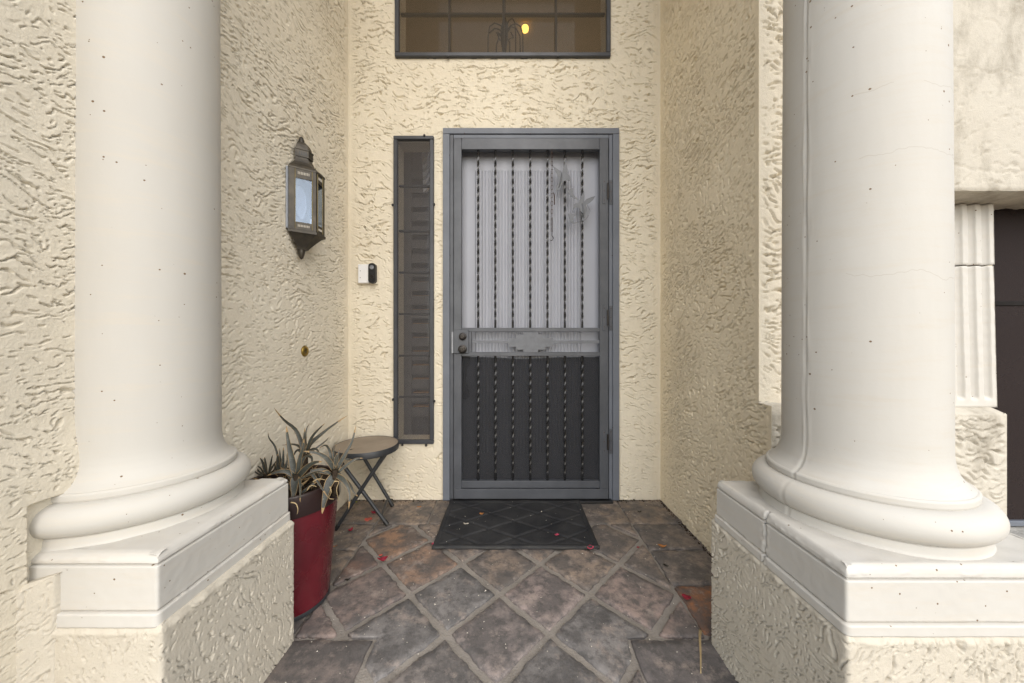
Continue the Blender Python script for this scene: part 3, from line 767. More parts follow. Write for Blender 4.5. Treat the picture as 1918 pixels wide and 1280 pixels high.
# right: inner face at x = 0.603, front at y = 0.614
cp = [(0.68, 1.005), (0.603, 1.005), (0.603, 0.614), (1.069, 0.614), (1.069, 0.78)]
bp = [(0.64, 1.022), (0.597, 1.022), (0.597, 0.606), (1.075, 0.606), (1.075, 0.66)]
rp = pedestal((0.84, 0.81, 0), 'stucco pedestal on the right, white cap split by a joint, darker inner side', cp, bp,
              cap_profile(0.013, 0.495, 0.472, 0.394, 0.371), BP(0.374), (0.603 + 0.014, 1.069 - 0.014, 0.614 + 0.014, 1.005 - 0.014, 0.495), 1, seam=0.077 + 0.191)

# ---- columns: lathe-turned, with small casting flaws
def column(cx, cy, label, seam_ang=None, wear=0, matc=None):
    matc = matc or M_COL
    t = thing('column', (cx, cy, 0.495), label, 'column', 'smooth round columns beside the porch')
    nu = 300
    th = np.linspace(0, 2 * np.pi, nu, endpoint=False)
    def lathe(name, prof, dz, mat, amp=0.0008):
        prof = np.array(prof, float)
        L = np.concatenate([[0], np.cumsum(np.linalg.norm(np.diff(prof, axis=0), axis=1))])
        tt = steps(0, L[-1], dz, tuple(L[1:-1]))
        r = np.interp(tt, L, prof[:, 0]); z = np.interp(tt, L, prof[:, 1])
        A, Rr = np.meshgrid(th, r, indexing='ij'); Z = np.broadcast_to(z, A.shape)
        ca, sa = np.cos(A), np.sin(A)
        h = amp * 0.35 * (gn(ca * 1.3 + 5, Z * 1.5 + sa * 1.3, 201 + wear) + 0.5 * gn(ca * 9, Z * 9 + sa * 2, 202 + wear))
        if seam_ang is not None:
            d = np.abs((A - seam_ang + np.pi) % (2 * np.pi) - np.pi) * Rr + 0.0015 * gn(Z * 18, 0 * Z, 203)
            d = np.abs(d)
            h = h - 0.0034 * sstep(0.0032, 0.0, d) + 0.0013 * sstep(0.016, 0.006, d) * sstep(-0.2, 0.5, gn(Z * 9, A * 40, 204))
        P = np.stack([cx + (Rr + h) * ca, cy + (Rr + h) * sa, Z], -1)
        return grid_mesh(name, P, mat, t, closed_u=True)
    sh = [(0.1395, 2.62), (0.1405, 1.8), (0.1428, 1.2), (0.144, 0.80), (0.144, 0.668), (0.1448, 0.652), (0.1472, 0.636), (0.1520, 0.620), (0.1595, 0.607), (0.172, 0.5955)]
    lathe('shaft', sh, 0.008, matc)
    lathe('collar', [(0.165, 0.5965), (0.1745, 0.5955), (0.1775, 0.592), (0.1775, 0.582), (0.175, 0.577), (0.165, 0.576)], 0.002, M_COL, 0.0005)
    tor = [(0.165, 0.5785)] + [(0.176 + 0.0325 * math.cos(R(a)), 0.5455 + 0.0325 * math.sin(R(a))) for a in range(86, -91, -8)] + [(0.165, 0.5125)]
    lathe('torus', tor, 0.004, M_COL, 0.0007)
    lathe('fillet', [(0.17, 0.516), (0.1885, 0.515), (0.190, 0.512), (0.1915, 0.499), (0.194, 0.493), (0.17, 0.490)], 0.003, M_COL, 0.0008)
    mb = MB(); mb.lathe([(0.141, 2.60), (0.15, 2.61), (0.15, 2.63), (0.141, 2.64), (0.141, 2.70), (0.175, 2.74), (0.18, 2.76)], (cx, cy, 0), 48); mb.build('capital', M_COL, t, smooth=40)
    mb = MB(); mb.box(cx - 0.20, cx + 0.20, cy - 0.20, cy + 0.20, 2.76, 2.82, 0.006); mb.build('abacus', M_COL, t)
    return t
column(-0.91, 0.853, 'off-white half-embedded round column with tiny pits, left of the doorway', None, 0)
column(0.836, 0.8245, 'off-white free-standing round column with a vertical joint, right of the doorway', R(180) + 0.14, 3, M_COLR)
# beam carried by the columns, above the picture
for x0, x1, lab in ((-1.15, -0.70, 'left'), (0.62, 1.06, 'right')):
    mb = MB(); mb.box(x0, x1, 0.63, 1.04, 2.821, 4.198); tag(mb.build('stucco_pier', M_STL), 'stucco pier carried by the %s column' % lab, 'pier')

# ---- fluted pilaster and window at the far right
YP = 1.150
pl = thing('fluted_pilaster', (1.55, YP, 0.665), 'white fluted pilaster in two blocks beside the dark window', 'pilaster')
def pil_block(z0, z1, xl, xr0, xr1, f0, f1):
    us = np.linspace(0, 1, 130); vs = steps(z0, z1, 0.004)
    U, V = np.meshgrid(us, vs, indexing='ij')
    xr = xr0 + (xr1 - xr0) * (V - z0) / (z1 - z0)
    X = xl + (xr - xl) * U
    h = 0 * X
    n = 5; pitch = 0.0455
    for k in range(n):
        c = xr - 0.022 - k * pitch
        q = np.clip(1 - np.abs(X - c + 0.006) / 0.0135, 0, 1)
        h = h - 0.012 * np.sqrt(q) * sstep(f0, f0 + 0.012, V) * sstep(f1, f1 - 0.004, V)
    h = h + 0.0008 * gn(X * 40, V * 40, 221) - 0.003 * (sstep(0.003, 0, V - z0) + sstep(0.003, 0, z1 - V))
    P = np.stack([X, YP - h, V], -1)
    b = grid_mesh('block', P, M_CAP, pl)
    mb = MB(); mb.add([(xr0, YP - 0.001, z0), (xr1, YP - 0.001, z1), (xr1, YP + 0.12, z1), (xr0, YP + 0.12, z0)], [(0, 1, 2, 3)]); mb.build('block_side', M_CAP, b)
zj = at(0, 497, YP).z
pil_block(zj + 0.002, 1.364, 1.38, 1.627, 1.623, -1, 9)
pil_block(0.678, zj - 0.002, 1.38, 1.636, 1.624, 0.702, 9)
YS = 1.205
wz0, wz1 = at(0, 980, YS).z, 1.366
wn_ = thing('window', (1.95, YS, wz0), 'tall dark screened window at the far right edge', 'window')
mb = MB(); poly = [(1.60, wz0 + 0.012)]
poly += [(2.3, wz0 + 0.012), (2.3, wz1 + 0.02), (1.82, wz1 + 0.02)] + [(1.82 - 0.20 * math.sin(R(a)), wz1 - 0.10 + 0.12 * math.cos(R(a))) for a in range(10, 91, 10)] + [(1.60, wz1 - 0.12)]
mb.prism(poly, YS, YS + 0.003); mb.build('screen', M_SCR_RIGHT, wn_)
mb = MB(); mb.box(1.60, 2.3, YS - 0.012, YS + 0.012, wz0 - 0.006, wz0 + 0.012, 0.002); mb.build('bottom_rail', M_CAS, wn_)
mb = MB(); mb.box(1.60, 2.3, YS - 0.004, YS + 0.010, at(0, 570, YS).z - 0.006, at(0, 570, YS).z + 0.010, 0.002); mb.build('cross_bar', M_IRON, wn_)
mb = MB(); mb.box(1.60, 2.3, YS + 0.05, YS + 0.056, wz0, wz1 + 0.02); mb.build('pane', M_BLK, wn_)  # opaque black sheet standing in for the unlit room behind the screen
mb = MB(); mb.add([(1.59, YS + 0.015, wz1 - 0.15), (2.3, YS + 0.015, wz1 - 0.15), (2.3, YS + 0.015, 1.50), (1.59, YS + 0.015, 1.50)], [(0, 1, 2, 3)]); mb.build('head', M_STW, wn_)
us = steps(1.63, 2.3, 0.008); vs = steps(0.0, 0.17, 0.008)
sl = thing('window_sill', (1.9, 1.13, 0.2), 'rough grey concrete ledge at the foot of the dark window', 'sill')
sheet('ledge_top', (0, 1.05, 0.238), (1, 0, 0), (0, 1, 0.06), (0, 0, 1), us, vs, lambda u, v: 0.003 * gn(u * 40, v * 40, 231) + 0.002 * gn(u * 110, v * 110, 232), M_SILL, sl, fade=0)
mb = MB(); mb.box(1.63, 2.3, 1.052, 1.07, 0.0, 0.236); mb.build('ledge_front', M_SILL, sl)

# ================================================================== DOORS
YF = YW - 0.022                  # front of the security door leaf
sd_ = thing('security_door', (bx(995), YW, 0), 'grey steel security door with twisted bars and hummingbird ornaments', 'door')
# casing and jambs
def part(name, mat, parent, boxes, ch=0.0015, smooth=False):
    mb = MB()
    for b in boxes: mb.box(*b, ch)
    return mb.build(name, mat, parent, smooth)
ztop = bz(243)
part('casing', M_CAS, sd_, [(bx(830.5), bx(843), YW - 0.016, YW + 0.01, 0.004, bz(254))])
part('casing', M_CAS, sd_, [(bx(1146.5), bx(1158.5), YW - 0.016, YW + 0.01, 0.004, bz(254))])
part('casing', M_CAS, sd_, [(bx(830.5), bx(1158.5), YW - 0.016, YW + 0.01, bz(253.6), ztop)])
part('jamb', M_MET, sd_, [(bx(843.3), bx(850), YW - 0.010, YW + 0.06, 0.004, bz(254.4))])
part('jamb', M_CAS, sd_, [(bx(1139.6), bx(1146.2), YW - 0.010, YW + 0.06, 0.004, bz(254.4))])
part('jamb', M_CAS, sd_, [(bx(850.3), bx(1139.2), YW - 0.010, YW + 0.06, bz(261), bz(254.4))])
part('threshold', M_BLK, sd_, [(bx(845), bx(1144), YW - 0.05, YW + 0.09, 0.0, bz(932.5))], 0.003)
def scr(px, py, y=YW - 0.016, parent=sd_, r=0.0022, mat=M_RUST):
    mb = MB(); mb.lathe([(0.0005, -0.0012), (r, -0.0008), (r, 0.001)], (bx(px), y, bz(py)), 8, 'y'); return mb.build('screw', mat, parent)
for px, py in ((871, 253), (993, 254), (1116.5, 255), (843, 294), (1145, 301), (844, 480), (1145, 480), (845, 878), (1146, 800)): scr(px, py, YW - 0.0165)
# leaf: stiles and rails
YB = YF + 0.03
part('stile', M_MET, sd_, [(bx(851), bx(865.5), YF, YB, bz(929), bz(263))], 0.002)
part('stile', M_MET, sd_, [(bx(1121.5), bx(1137.5), YF, YB, bz(929), bz(263))], 0.002)
part('top_rail', M_MET, sd_, [(bx(865.5), bx(1121.5), YF + 0.0006, YB, bz(284), bz(263))], 0.002)
part('mid_rail', M_MET, sd_, [(bx(865.5), bx(1121.5), YF + 0.0006, YB, bz(622), bz(614.5))], 0.0015)
part('mid_rail', M_MET, sd_, [(bx(865.5), bx(1121.5), YF + 0.0006, YB, bz(667), bz(659.5))], 0.0015)
part('lock_post', M_MET, sd_, [(bx(865.5), bx(884), YF + 0.0012, YB, bz(659.4), bz(622.1))], 0.0015)
part('bottom_rail', M_MET, sd_, [(bx(865.5), bx(1121.5), YF + 0.0006, YB, bz(911.5), bz(898.5))], 0.002)
part('kick_plate', M_MET, sd_, [(bx(852), bx(1137), YF - 0.006, YF - 0.0004, bz(930.5), bz(912.5))], 0.0015)
# twisted square bars
def twisted(z0, z1):
    mb = MB(); n = 110; a = 0.0047; v = []; f = []
    for i in range(n + 1):
        t = i / n; z = z0 + (z1 - z0) * t
        e = min(t, 1 - t) * (z1 - z0)
        ang = 2 * math.pi / 0.20 * (max(0.03, min(z - z0, z1 - z0 - 0.03)))
        for k in range(4):
            q = ang + math.pi / 4 + k * math.pi / 2
            v.append((a * 1.414 * math.cos(q), a * 1.414 * math.sin(q), z))
    for i in range(n):
        for k in range(4): f.append((4 * i + k, 4 * i + (k + 1) % 4, 4 * i + 4 + (k + 1) % 4, 4 * i + 4 + k))
    me = bpy.data.meshes.new('twisted_bar'); me.from_pydata(v, [], f); me.materials.append(M_BAR); return me
orig = origin_of(sd_)
mu, ml = twisted(bz(614.8), bz(283.8)), twisted(bz(898.8), bz(666.8))
for px in (896, 928, 960.5, 993, 1025, 1057.5, 1090):
    for me in (mu, ml):
        o = bpy.data.objects.new('twisted_bar', me); col.objects.link(o); o.parent = sd_
        o.location = (bx(px) - orig.x, YF + 0.012 - orig.y, 0)
# mesh behind the lower bars
mb = MB()
n = 24; zt = [bz(669) - 0.010 * math.exp(-((i / n - 0.55) / 0.2) ** 2) for i in range(n + 1)]
poly = [(bx(864), bz(900)), (bx(1123), bz(900))] + [(bx(1123) + (bx(864) - bx(1123)) * i / n, zt[i]) for i in range(n + 1)]
mb.prism(poly, YB - 0.006, YB - 0.005); mb.build('insect_mesh', M_SCR_DOOR, sd_)
# stepped emblem between the mid rails
c4 = lambda x, y: (bx(830 + x / 5.641), bz(590 + y / 5.641))
poly = [c4(*p) for p in ((310, 272), (690, 272), (690, 243), (770, 243), (770, 210), (847, 210), (847, 184), (1000, 184), (1000, 210), (1078, 210), (1078, 243), (1155, 243), (1155, 272), (1642, 268),
                         (1642, 302), (1155, 303), (1155, 337), (1078, 337), (1078, 367), (1000, 367), (1000, 392), (847, 392), (847, 367), (770, 367), (770, 337), (690, 337), (690, 300), (310, 296))]
mb = MB(); mb.prism(poly, YF + 0.004, YF + 0.007); mb.build('stepped_emblem', M_ORN, sd_)
# lock
pt = part('lock_plate', M_MET, sd_, [(c4(118, 0)[0], c4(278, 0)[0], YF - 0.007, YF - 0.0003, c4(0, 408)[1], c4(0, 158)[1])], 0.004)
part('latch_guard', M_STEEL, sd_, [(c4(96, 0)[0], c4(116, 0)[0], YF - 0.004, YF + 0.002, c4(0, 405)[1], c4(0, 180)[1])], 0.001)
for (px, py, r) in ((215, 230, 0.0215), (213, 363, 0.0245)):
    q = c4(px, py); mb = MB()
    mb.lathe([(r, 0.0), (r, -0.006), (r * .92, -0.010), (r * .70, -0.012), (r * .66, -0.024), (r * .60, -0.027), (r * .42, -0.0275), (r * .36, -0.024), (r * .16, -0.024), (r * .12, -0.027), (r * .02, -0.027)], (q[0], YF - 0.0072, q[1]), 28, 'y')
    kn = mb.build('deadbolt' if py < 300 else 'knob', M_KNOB, sd_, smooth=35)
# hinges with leaves, screws and knuckle
for cy in (361.5, 595.5, 825):
    mb = MB(); mb.box(bx(1126.5), bx(1133), YF - 0.003, YF - 0.0003, bz(cy + 24), bz(cy - 22), 0.001); mb.box(bx(1140.2), bx(1146), YW - 0.0132, YW - 0.0104, bz(cy + 24), bz(cy - 22), 0.001)
    hg = mb.build('hinge', M_MET, sd_)
    mb = MB(); mb.tube([(bx(1136), YF - 0.006, bz(cy + 15)), (bx(1136), YF - 0.006, bz(cy - 14))], 0.005, 10); mb.tube([(bx(1136), YF - 0.006, bz(cy + 3)), (bx(1136), YF - 0.006, bz(cy - 3))], 0.0056, 10); mb.build('knuckle', M_KNOB, hg, smooth=40)
    for dy in (-17, 0, 17):
        for px, yy in ((1129.5, YF - 0.0034), (1143, YW - 0.0136)):
            mb = MB(); mb.lathe([(0.0005, -0.001), (0.0028, -0.0006), (0.0028, 0.001)], (bx(px), yy, bz(cy + dy)), 8, 'y'); mb.build('screw', M_RUST, hg)
# cut-metal hummingbirds and flowers welded to the bars
c3 = lambda p: (bx(1000 + p[0] / 5.118), bz(230 + p[1] / 5.118))
B1 = [(172, 425), (205, 452), (250, 480), (264, 502), (272, 470), (285, 425), (295, 385), (308, 420), (318, 470), (312, 500), (335, 525), (350, 560), (352, 640), (345, 640), (340, 580), (322, 568), (300, 572), (270, 585), (258, 620), (252, 640), (247, 668), (230, 662), (208, 665), (215, 620), (235, 590), (232, 560), (222, 520), (195, 475)]
F1 = [(298, 672), (330, 660), (345, 645), (370, 645), (366, 690), (392, 728), (422, 746), (420, 752), (385, 744), (350, 727), (325, 692)]
B2 = [(472, 665), (478, 720), (472, 772), (500, 745), (545, 728), (582, 718), (560, 755), (525, 785), (492, 802), (500, 830), (495, 860), (482, 930), (470, 950), (450, 950), (466, 890), (440, 860), (425, 830), (395, 824), (372, 850), (364, 870), (360, 868), (375, 800), (400, 782), (430, 780), (425, 760), (445, 735), (457, 700)]
F2 = [(318, 885), (345, 878), (368, 888), (397, 876), (392, 905), (372, 922), (366, 955), (385, 970), (412, 962), (412, 974), (370, 983), (345, 968), (330, 922)]
for nm, pts in (('hummingbird', B1), ('flower', F1), ('hummingbird', B2), ('flower', F2)):
    mb = MB(); mb.prism([c3(p) for p in pts], YF + 0.0005, YF + 0.0022); ob = mb.build(nm, M_ORN, sd_)
    if nm == 'hummingbird':      # raised body fold
        a, b = (((262, 505), (232, 640)) if pts is B1 else ((455, 790), (468, 930)))
        mb = MB(); p, q = c3(a), c3(b); mb.tube([(p[0], YF, p[1]), ((p[0] + q[0]) / 2 + .004, YF - .001, (p[1] + q[1]) / 2), (q[0], YF, q[1])], [0.003, 0.005, 0.002], 6); mb.build('body', M_ORN, ob, smooth=True)
mb = MB(); mb.tube([(*((c3(p)[0], YF + 0.001, c3(p)[1])),) for p in ((405, 972), (450, 955), (490, 940), (520, 900), (530, 860), (520, 830), (505, 808))], 0.0012, 6); mb.build('stem', M_ORN, sd_)
# chain with a spring hanging behind the bars
ch = thing('chain', (bx(1033), YF + 0.002, bz(450)), 'thin rusty chain with a spring hanging on the security door', 'chain')
yc = YF - 0.004
mb = MB()
zt0, zb0 = bz(285), bz(411); nl_ = 17
for i in range(nl_):
    zc = zt0 + (zb0 - zt0) * (i + .5) / nl_; hl = (zt0 - zb0) / nl_ * 0.68
    pts = []
    for k in range(10):
        a = 2 * math.pi * k / 10; u, w = 0.0045 * math.cos(a), hl * math.sin(a)
        pts.append((bx(1032.8) + (u if i % 2 else 0), yc + (0 if i % 2 else u), zc + w))
    mb.tube(pts, 0.0011, 5, closed=True)
mb.build('links', M_RUST, ch)
mb = MB(); pts = []
for k in range(121):
    a = k / 120 * 2 * math.pi * 11; pts.append((bx(1032.3) + 0.0055 * math.cos(a), yc + 0.0055 * math.sin(a), bz(411) + (bz(437) - bz(411)) * k / 120))
mb.tube(pts, 0.0014, 5); mb.build('spring', M_RUST, ch)
mb = MB(); mb.tube([(bx(1034.5), yc, bz(364)), (bx(1037), yc, bz(368)), (bx(1037.5), yc, bz(387))], [0.001, 0.003, 0.003], 6); mb.build('weight', M_RUST, ch)
mb = MB(); mb.tube([(bx(1033), yc, bz(437)), (bx(1033), yc, bz(444)), (bx(1035.5), yc, bz(449)), (bx(1033), yc, bz(453.5)), (bx(1030), yc, bz(453))], 0.0025, 6); mb.build('hook', M_KNOB, ch)

# ---- white entrance door behind
YD = YW + 0.055
fd = thing('entrance_door', (bx(995), YD, 0), 'white entrance door with reeded panel behind the security door', 'door')
k = YD / YW
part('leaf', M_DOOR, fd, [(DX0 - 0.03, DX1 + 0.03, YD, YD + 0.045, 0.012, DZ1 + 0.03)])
dx = lambda px: (px - CX) / FPX * YD
dz = lambda py: HC + (CY - py) / FPX * YD
nr = 32; z0r, z1r = dz(848), dz(321); X0, X1 = dx(890), dx(1088)
pr = []
for i in range(nr * 8 + 1):
    t = i / (nr * 8); ph = (i % 8) / 8.0
    pr.append((X0 + (X1 - X0) * t, YD - 0.0005 - 0.0075 * math.sqrt(max(0, math.sin(math.pi * ph)))))
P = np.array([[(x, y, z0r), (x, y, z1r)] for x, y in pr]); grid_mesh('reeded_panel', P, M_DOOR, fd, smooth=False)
mb = MB(); mb.add([(x, YD - 0.0003, z1r) for x, y in pr[::8]] , []);
verts = [(x, YD, z1r) for x, y in pr] + [(x, y, z1r) for x, y in pr]; n_ = len(pr)
mb = MB(); mb.add(verts, [(i, i + 1, n_ + i + 1, n_ + i) for i in range(n_ - 1)]); mb.add([(x, y, z0r) for x, y, z in verts], [(i, i + 1, n_ + i + 1, n_ + i) for i in range(n_ - 1)]); mb.build('panel_end', M_DOOR, fd)
# lever set seen dark through the mesh
mb = MB(); hp = [(866, 668), (880, 668), (879, 684), (875, 692), (873, 716), (879, 728), (879, 742), (873, 748), (866, 746)]
mb.prism([(dx(x), dz(y)) for x, y in hp], YD - 0.018, YD - 0.0005); mb.build('handle_plate', M_BLK, fd)

# ================================================================== WINDOWS
def screened_window(label, x0, x1, z0, z1, fw, vbars, hbars, scr_mat, cat='window', barw=0.006, name='window'):
    w = thing(name, ((x0 + x1) / 2, YW, z0), label, cat)
    yf0, yf1 = YW - 0.014, YW + 0.012
    part('frame', M_BRZ, w, [(x0, x0 + fw, yf0, yf1, z0 + fw, z1 - fw)], 0.003); part('frame', M_BRZ, w, [(x1 - fw, x1, yf0, yf1, z0 + fw, z1 - fw)], 0.003)
    part('frame', M_BRZ, w, [(x0, x1, yf0, yf1, z0, z0 + fw - 0.0005)], 0.003); part('frame', M_BRZ, w, [(x0, x1, yf0, yf1, z1 - fw + 0.0005, z1)], 0.003)
    mb = MB(); mb.add([(x0 + fw * .6, YW - 0.002, z0 + fw * .6), (x1 - fw * .6, YW - 0.002, z0 + fw * .6), (x1 - fw * .6, YW - 0.002, z1 - fw * .6), (x0 + fw * .6, YW - 0.002, z1 - fw * .6)], [(0, 1, 2, 3)]); mb.build('sun_screen', scr_mat, w)
    for x in vbars: part('muntin', M_BLK, w, [(x - barw, x + barw, YW + 0.014, YW + 0.034, z0 + fw, z1 - fw)], 0.002)
    for z in hbars: part('muntin', M_BLK, w, [(x0 + fw, x1 - fw, YW + 0.0145, YW + 0.0335, z - barw, z + barw)], 0.002)
    ed = [x0 + fw * .5] + list(vbars) + [x1 - fw * .5]; eh = [z0 + fw * .5] + sorted(hbars) + [z1 - fw * .5]
    for a, b in zip(ed[:-1], ed[1:]):
        for c, d in zip(eh[:-1], eh[1:]):
            mb = MB(); mb.box(a + .002, b - .002, YW + 0.037, YW + 0.041, c + .002, d - .002); mb.build('pane', M_GLASS, w)
    return w
def clip(w, px, py, vert=True):
    x, z = bx(px), bz(py)
    mb = MB(); mb.box(x - 0.006, x + 0.006, YW - 0.017, YW - 0.009, z - 0.007, z + 0.007, 0.002); mb.tube([(x, YW - 0.022, z), (x, YW - 0.012, z)], 0.004, 8)
    mb.build('screen_clip', M_BLK, w)
tw = screened_window('wide screened transom window high above the door', bx(740.5), bx(1143), bz(109), TZ1 + 0.02, 0.024,
                     [bx(841), bx(943), bx(1042)], [bz(21), bz(-67)], M_SCR_TOP, barw=0.0068)
for px in (839.5, 1044.5): clip(tw, px, 110.5)
sw = screened_window('tall narrow screened sidelight window left of the security door', bx(738), bx(813), bz(831), bz(256.5), 0.022,
                     [], [bz(y) for y in (346, 431, 509.5, 588, 667, 745)], M_SCR_SIDE, barw=0.0055)
for px, py in ((737, 386), (814, 385), (738, 748), (814.5, 751), (755, 832), (799, 833), (796, 257)): clip(sw, px, py)

# ---- what stands in the hall
YH = 3.0
cl = thing('chandelier', (at(943, 60, YH).x, YH, at(943, 60, YH).z), 'dark iron chandelier with drooping arms behind the transom window', 'chandelier')
def hp_(px, py, dy=0): return tuple(at(px, py, YH + dy))
e = lambda x, y: (720 + x / 4.262, y / 4.262)
for pts, dy in (([(950, 250), (930, 205), (880, 185), (840, 215), (828, 300), (826, 445)], 0.05), ([(950, 270), (915, 235), (880, 228), (840, 265)], -0.1),
                ([(965, 250), (990, 170), (1020, 148), (1040, 180), (1048, 260), (1048, 440)], 0.1), ([(970, 260), (1010, 205), (1050, 190), (1090, 215), (1105, 280), (1106, 445)], -0.05),
                ([(970, 280), (1010, 215), (1050, 225), (1082, 290), (1085, 445)], 0.12), ([(945, 290), (905, 260), (915, 300), (895, 360), (893, 440)], -0.12), ([(975, 300), (1000, 340), (1000, 440)], -0.02),
                ([(940, 300), (890, 255), (925, 325)], 0.02), ([(980, 320), (1030, 300), (1010, 260)], 0.04)):
    mb = MB(); mb.tube([hp_(*e(*p), dy * (i / len(pts))) for i, p in enumerate(pts)], 0.0055, 6); mb.build('arm', M_IRON, cl, smooth=True)
mb = MB(); mb.tube([hp_(*e(960, -260)), hp_(*e(960, 120)), hp_(*e(958, 240)), hp_(*e(955, 330)), hp_(*e(958, 450))], [0.008, 0.008, 0.035, 0.03, 0.012], 10); mb.build('stem', M_IRON, cl, smooth=True)
# lit recessed lamp in the sloping hall ceiling
Yl = 3.47; pc = at(983.5, 54, Yl)
nrm = Vector((0, -0.505, -0.863)).normalized()
lm = thing('ceiling_lamp', pc, 'round lit yellow ceiling lamp seen through the transom window', 'lamp')
ax = Vector((1, 0, 0)); ay = nrm.cross(ax).normalized()
mb = MB(); mb.add([pc + nrm * 0.004 + (ax * math.cos(a) + ay * math.sin(a)) * 0.038 for a in np.linspace(0, 2 * math.pi, 28, endpoint=False)], [tuple(range(28))]); mb.build('lens', M_LAMP, lm)
mb = MB(); mb.tube([pc + nrm * 0.002 + (ax * math.cos(a) + ay * math.sin(a)) * 0.043 for a in np.linspace(0, 2 * math.pi, 28, endpoint=False)], 0.006, 6, closed=True); mb.build('trim', M_INT, lm)
ld = bpy.data.lights.new('ceiling_lamp_light', 'POINT'); ld.energy = 12; ld.color = (1.0, 0.72, 0.42); ld.shadow_soft_size = 0.08
lo = bpy.data.objects.new('ceiling_lamp_light', ld); col.objects.link(lo); lo.parent = lm; lo.location = Vector((0.1, 0.5, -1.9))
# panelled wooden rack just inside the sidelight
YR = YW + 0.30
rk = thing('slatted_rack', (at(785, 0, YR).x, YR, 0), 'dark slatted wooden rack behind the sidelight window glass', 'rack')
rx0, rx1 = at(771, 0, YR).x, at(803, 0, YR).x
part('board', M_INTD, rk, [(at(752, 0, YR).x, rx0, YR, YR + 0.02, 0.0, 2.2)]); part('board', M_INTD, rk, [(rx1, at(818, 0, YR).x, YR, YR + 0.02, 0.0, 2.2)])
for k in range(18):
    zt_ = at(0, 312 + k * 26.2, YR).z
    part('slat', M_INTD, rk, [(rx0, rx1, YR + 0.002, YR + 0.018, zt_ - 0.082, zt_ - 0.022)], 0.002)
    part('ledge', M_AMBER, rk, [(rx0, rx1, YR + 0.03, YR + 0.10, zt_ - 0.03, zt_ - 0.016)], 0.002)  # amber colour imitates the amber light in the openings
part('back_board', M_INTD, rk, [(rx0 - 0.05, rx1 + 0.05, YR + 0.14, YR + 0.15, 0.0, 2.3)])
cu = thing('reflection', (at(800, 300, YW + 0.2).x, YW + 0.2, at(800, 350, YW + 0.2).z), 'pale shape standing for a reflection at the top right corner of the sidelight', 'reflection')  # added rippled sheet, stands for a pale reflection in the sidelight glass
U, V = np.meshgrid(np.linspace(0, 1, 24), np.linspace(0, 1, 60), indexing='ij')
cpx_ = 790 + 17 * U + 3 * V; cpy_ = 278 + 85 * V - 22 * U ** 2 + 9 * np.sin(V * 24) * 0.0
Yc_ = YW + 0.20 + 0.018 * np.sin(V * 6 * 2 * np.pi + U * 2)
P = np.stack([(cpx_ - CX) / FPX * Yc_, Yc_, HC + (CY - cpy_) / FPX * Yc_], -1); grid_mesh('reflection_sheet', P, M_REFLECT, cu)

# ================================================================== THINGS ON THE WALLS
db = thing('video_doorbell', (bx(691), YW, bz(533)), 'white and black video doorbell on the wall beside the sidelight', 'doorbell')
part('spacer', M_STL, db, [(bx(674.5), bx(708.5), YW - 0.012, YW - 0.002, bz(533.5), bz(497))], 0.002)
pt = part('mount_plate', M_WHT, db, [(bx(674), bx(694), YW - 0.026, YW - 0.0125, bz(532), bz(497))], 0.003)
for py in (509.5, 522):
    mb = MB(); mb.lathe([(0.0004, -0.001), (0.0026, -0.0006), (0.0026, 0.001)], (bx(678.8), YW - 0.0265, bz(py)), 10, 'y'); mb.build('screw', M_STEEL, pt)
xa, xb, za, zb_ = bx(694.3), bx(708), bz(532.5), bz(495.5)
mb = MB(); rr_ = (xb - xa) * .45; pts = []
for cx_, cz_, a0 in ((xb - rr_, zb_ - rr_, 0), (xa + rr_, zb_ - rr_, 90), (xa + rr_, za + rr_, 180), (xb - rr_, za + rr_, 270)):
    for a in range(0, 91, 15): pts.append((cx_ + rr_ * math.cos(R(a0 + a)), cz_ + rr_ * math.sin(R(a0 + a))))
mb.prism(pts, YW - 0.034, YW - 0.0125); bd = mb.build('body', M_BLK, db)
mb = MB(); mb.lathe([(0.012, 0), (0.012, -0.003), (0.0085, -0.0035), (0.006, -0.001), (0.001, -0.003)], (bx(701), YW - 0.0345, bz(503.5)), 20, 'y'); mb.build('lens', M_STEEL, bd, smooth=30)
mb = MB(); mb.tube([(bx(701.3) + 0.0115 * math.cos(a), YW - 0.0345, bz(521) + 0.0115 * math.sin(a)) for a in np.linspace(0, 2 * math.pi, 20, endpoint=False)], 0.0013, 6, closed=True); mb.lathe([(0.01, 0), (0.0095, -0.0015), (0.001, -0.002)], (bx(701.3), YW - 0.0342, bz(521)), 20, 'y'); mb.build('button', M_KNOB, bd)

# round brass key plate low on the left wall
Yk = 0.925 * FPX / (CX - 570); zk = at(570, 658, Yk).z
bk = thing('key_plate', (XL, Yk, zk), 'small round brass gas key plate on the left wall below the lantern', 'key plate')
mb = MB(); mb.lathe([(0.0245, 0.0), (0.0245, 0.004), (0.021, 0.0075), (0.012, 0.0085), (0.011, 0.006)], (XL, Yk, zk), 28, 'x', capends=False); mb.build('disc', M_BRASS, bk, smooth=35)
mb = MB(); mb.lathe([(0.0105, 0.0), (0.0105, 0.0065)], (XL, Yk, zk), 20, 'x'); mb.build('socket', M_BLK, bk)
mb = MB()
for a in range(4):
    ca, sa = math.cos(R(45 + 90 * a)), math.sin(R(45 + 90 * a)); mb.tube([(XL + 0.0075, Yk + ca * 0.003, zk + sa * 0.003), (XL + 0.0075, Yk + ca * 0.0115, zk + sa * 0.0115)], 0.0014, 6)
mb.build('spoke', M_BRASS, bk)

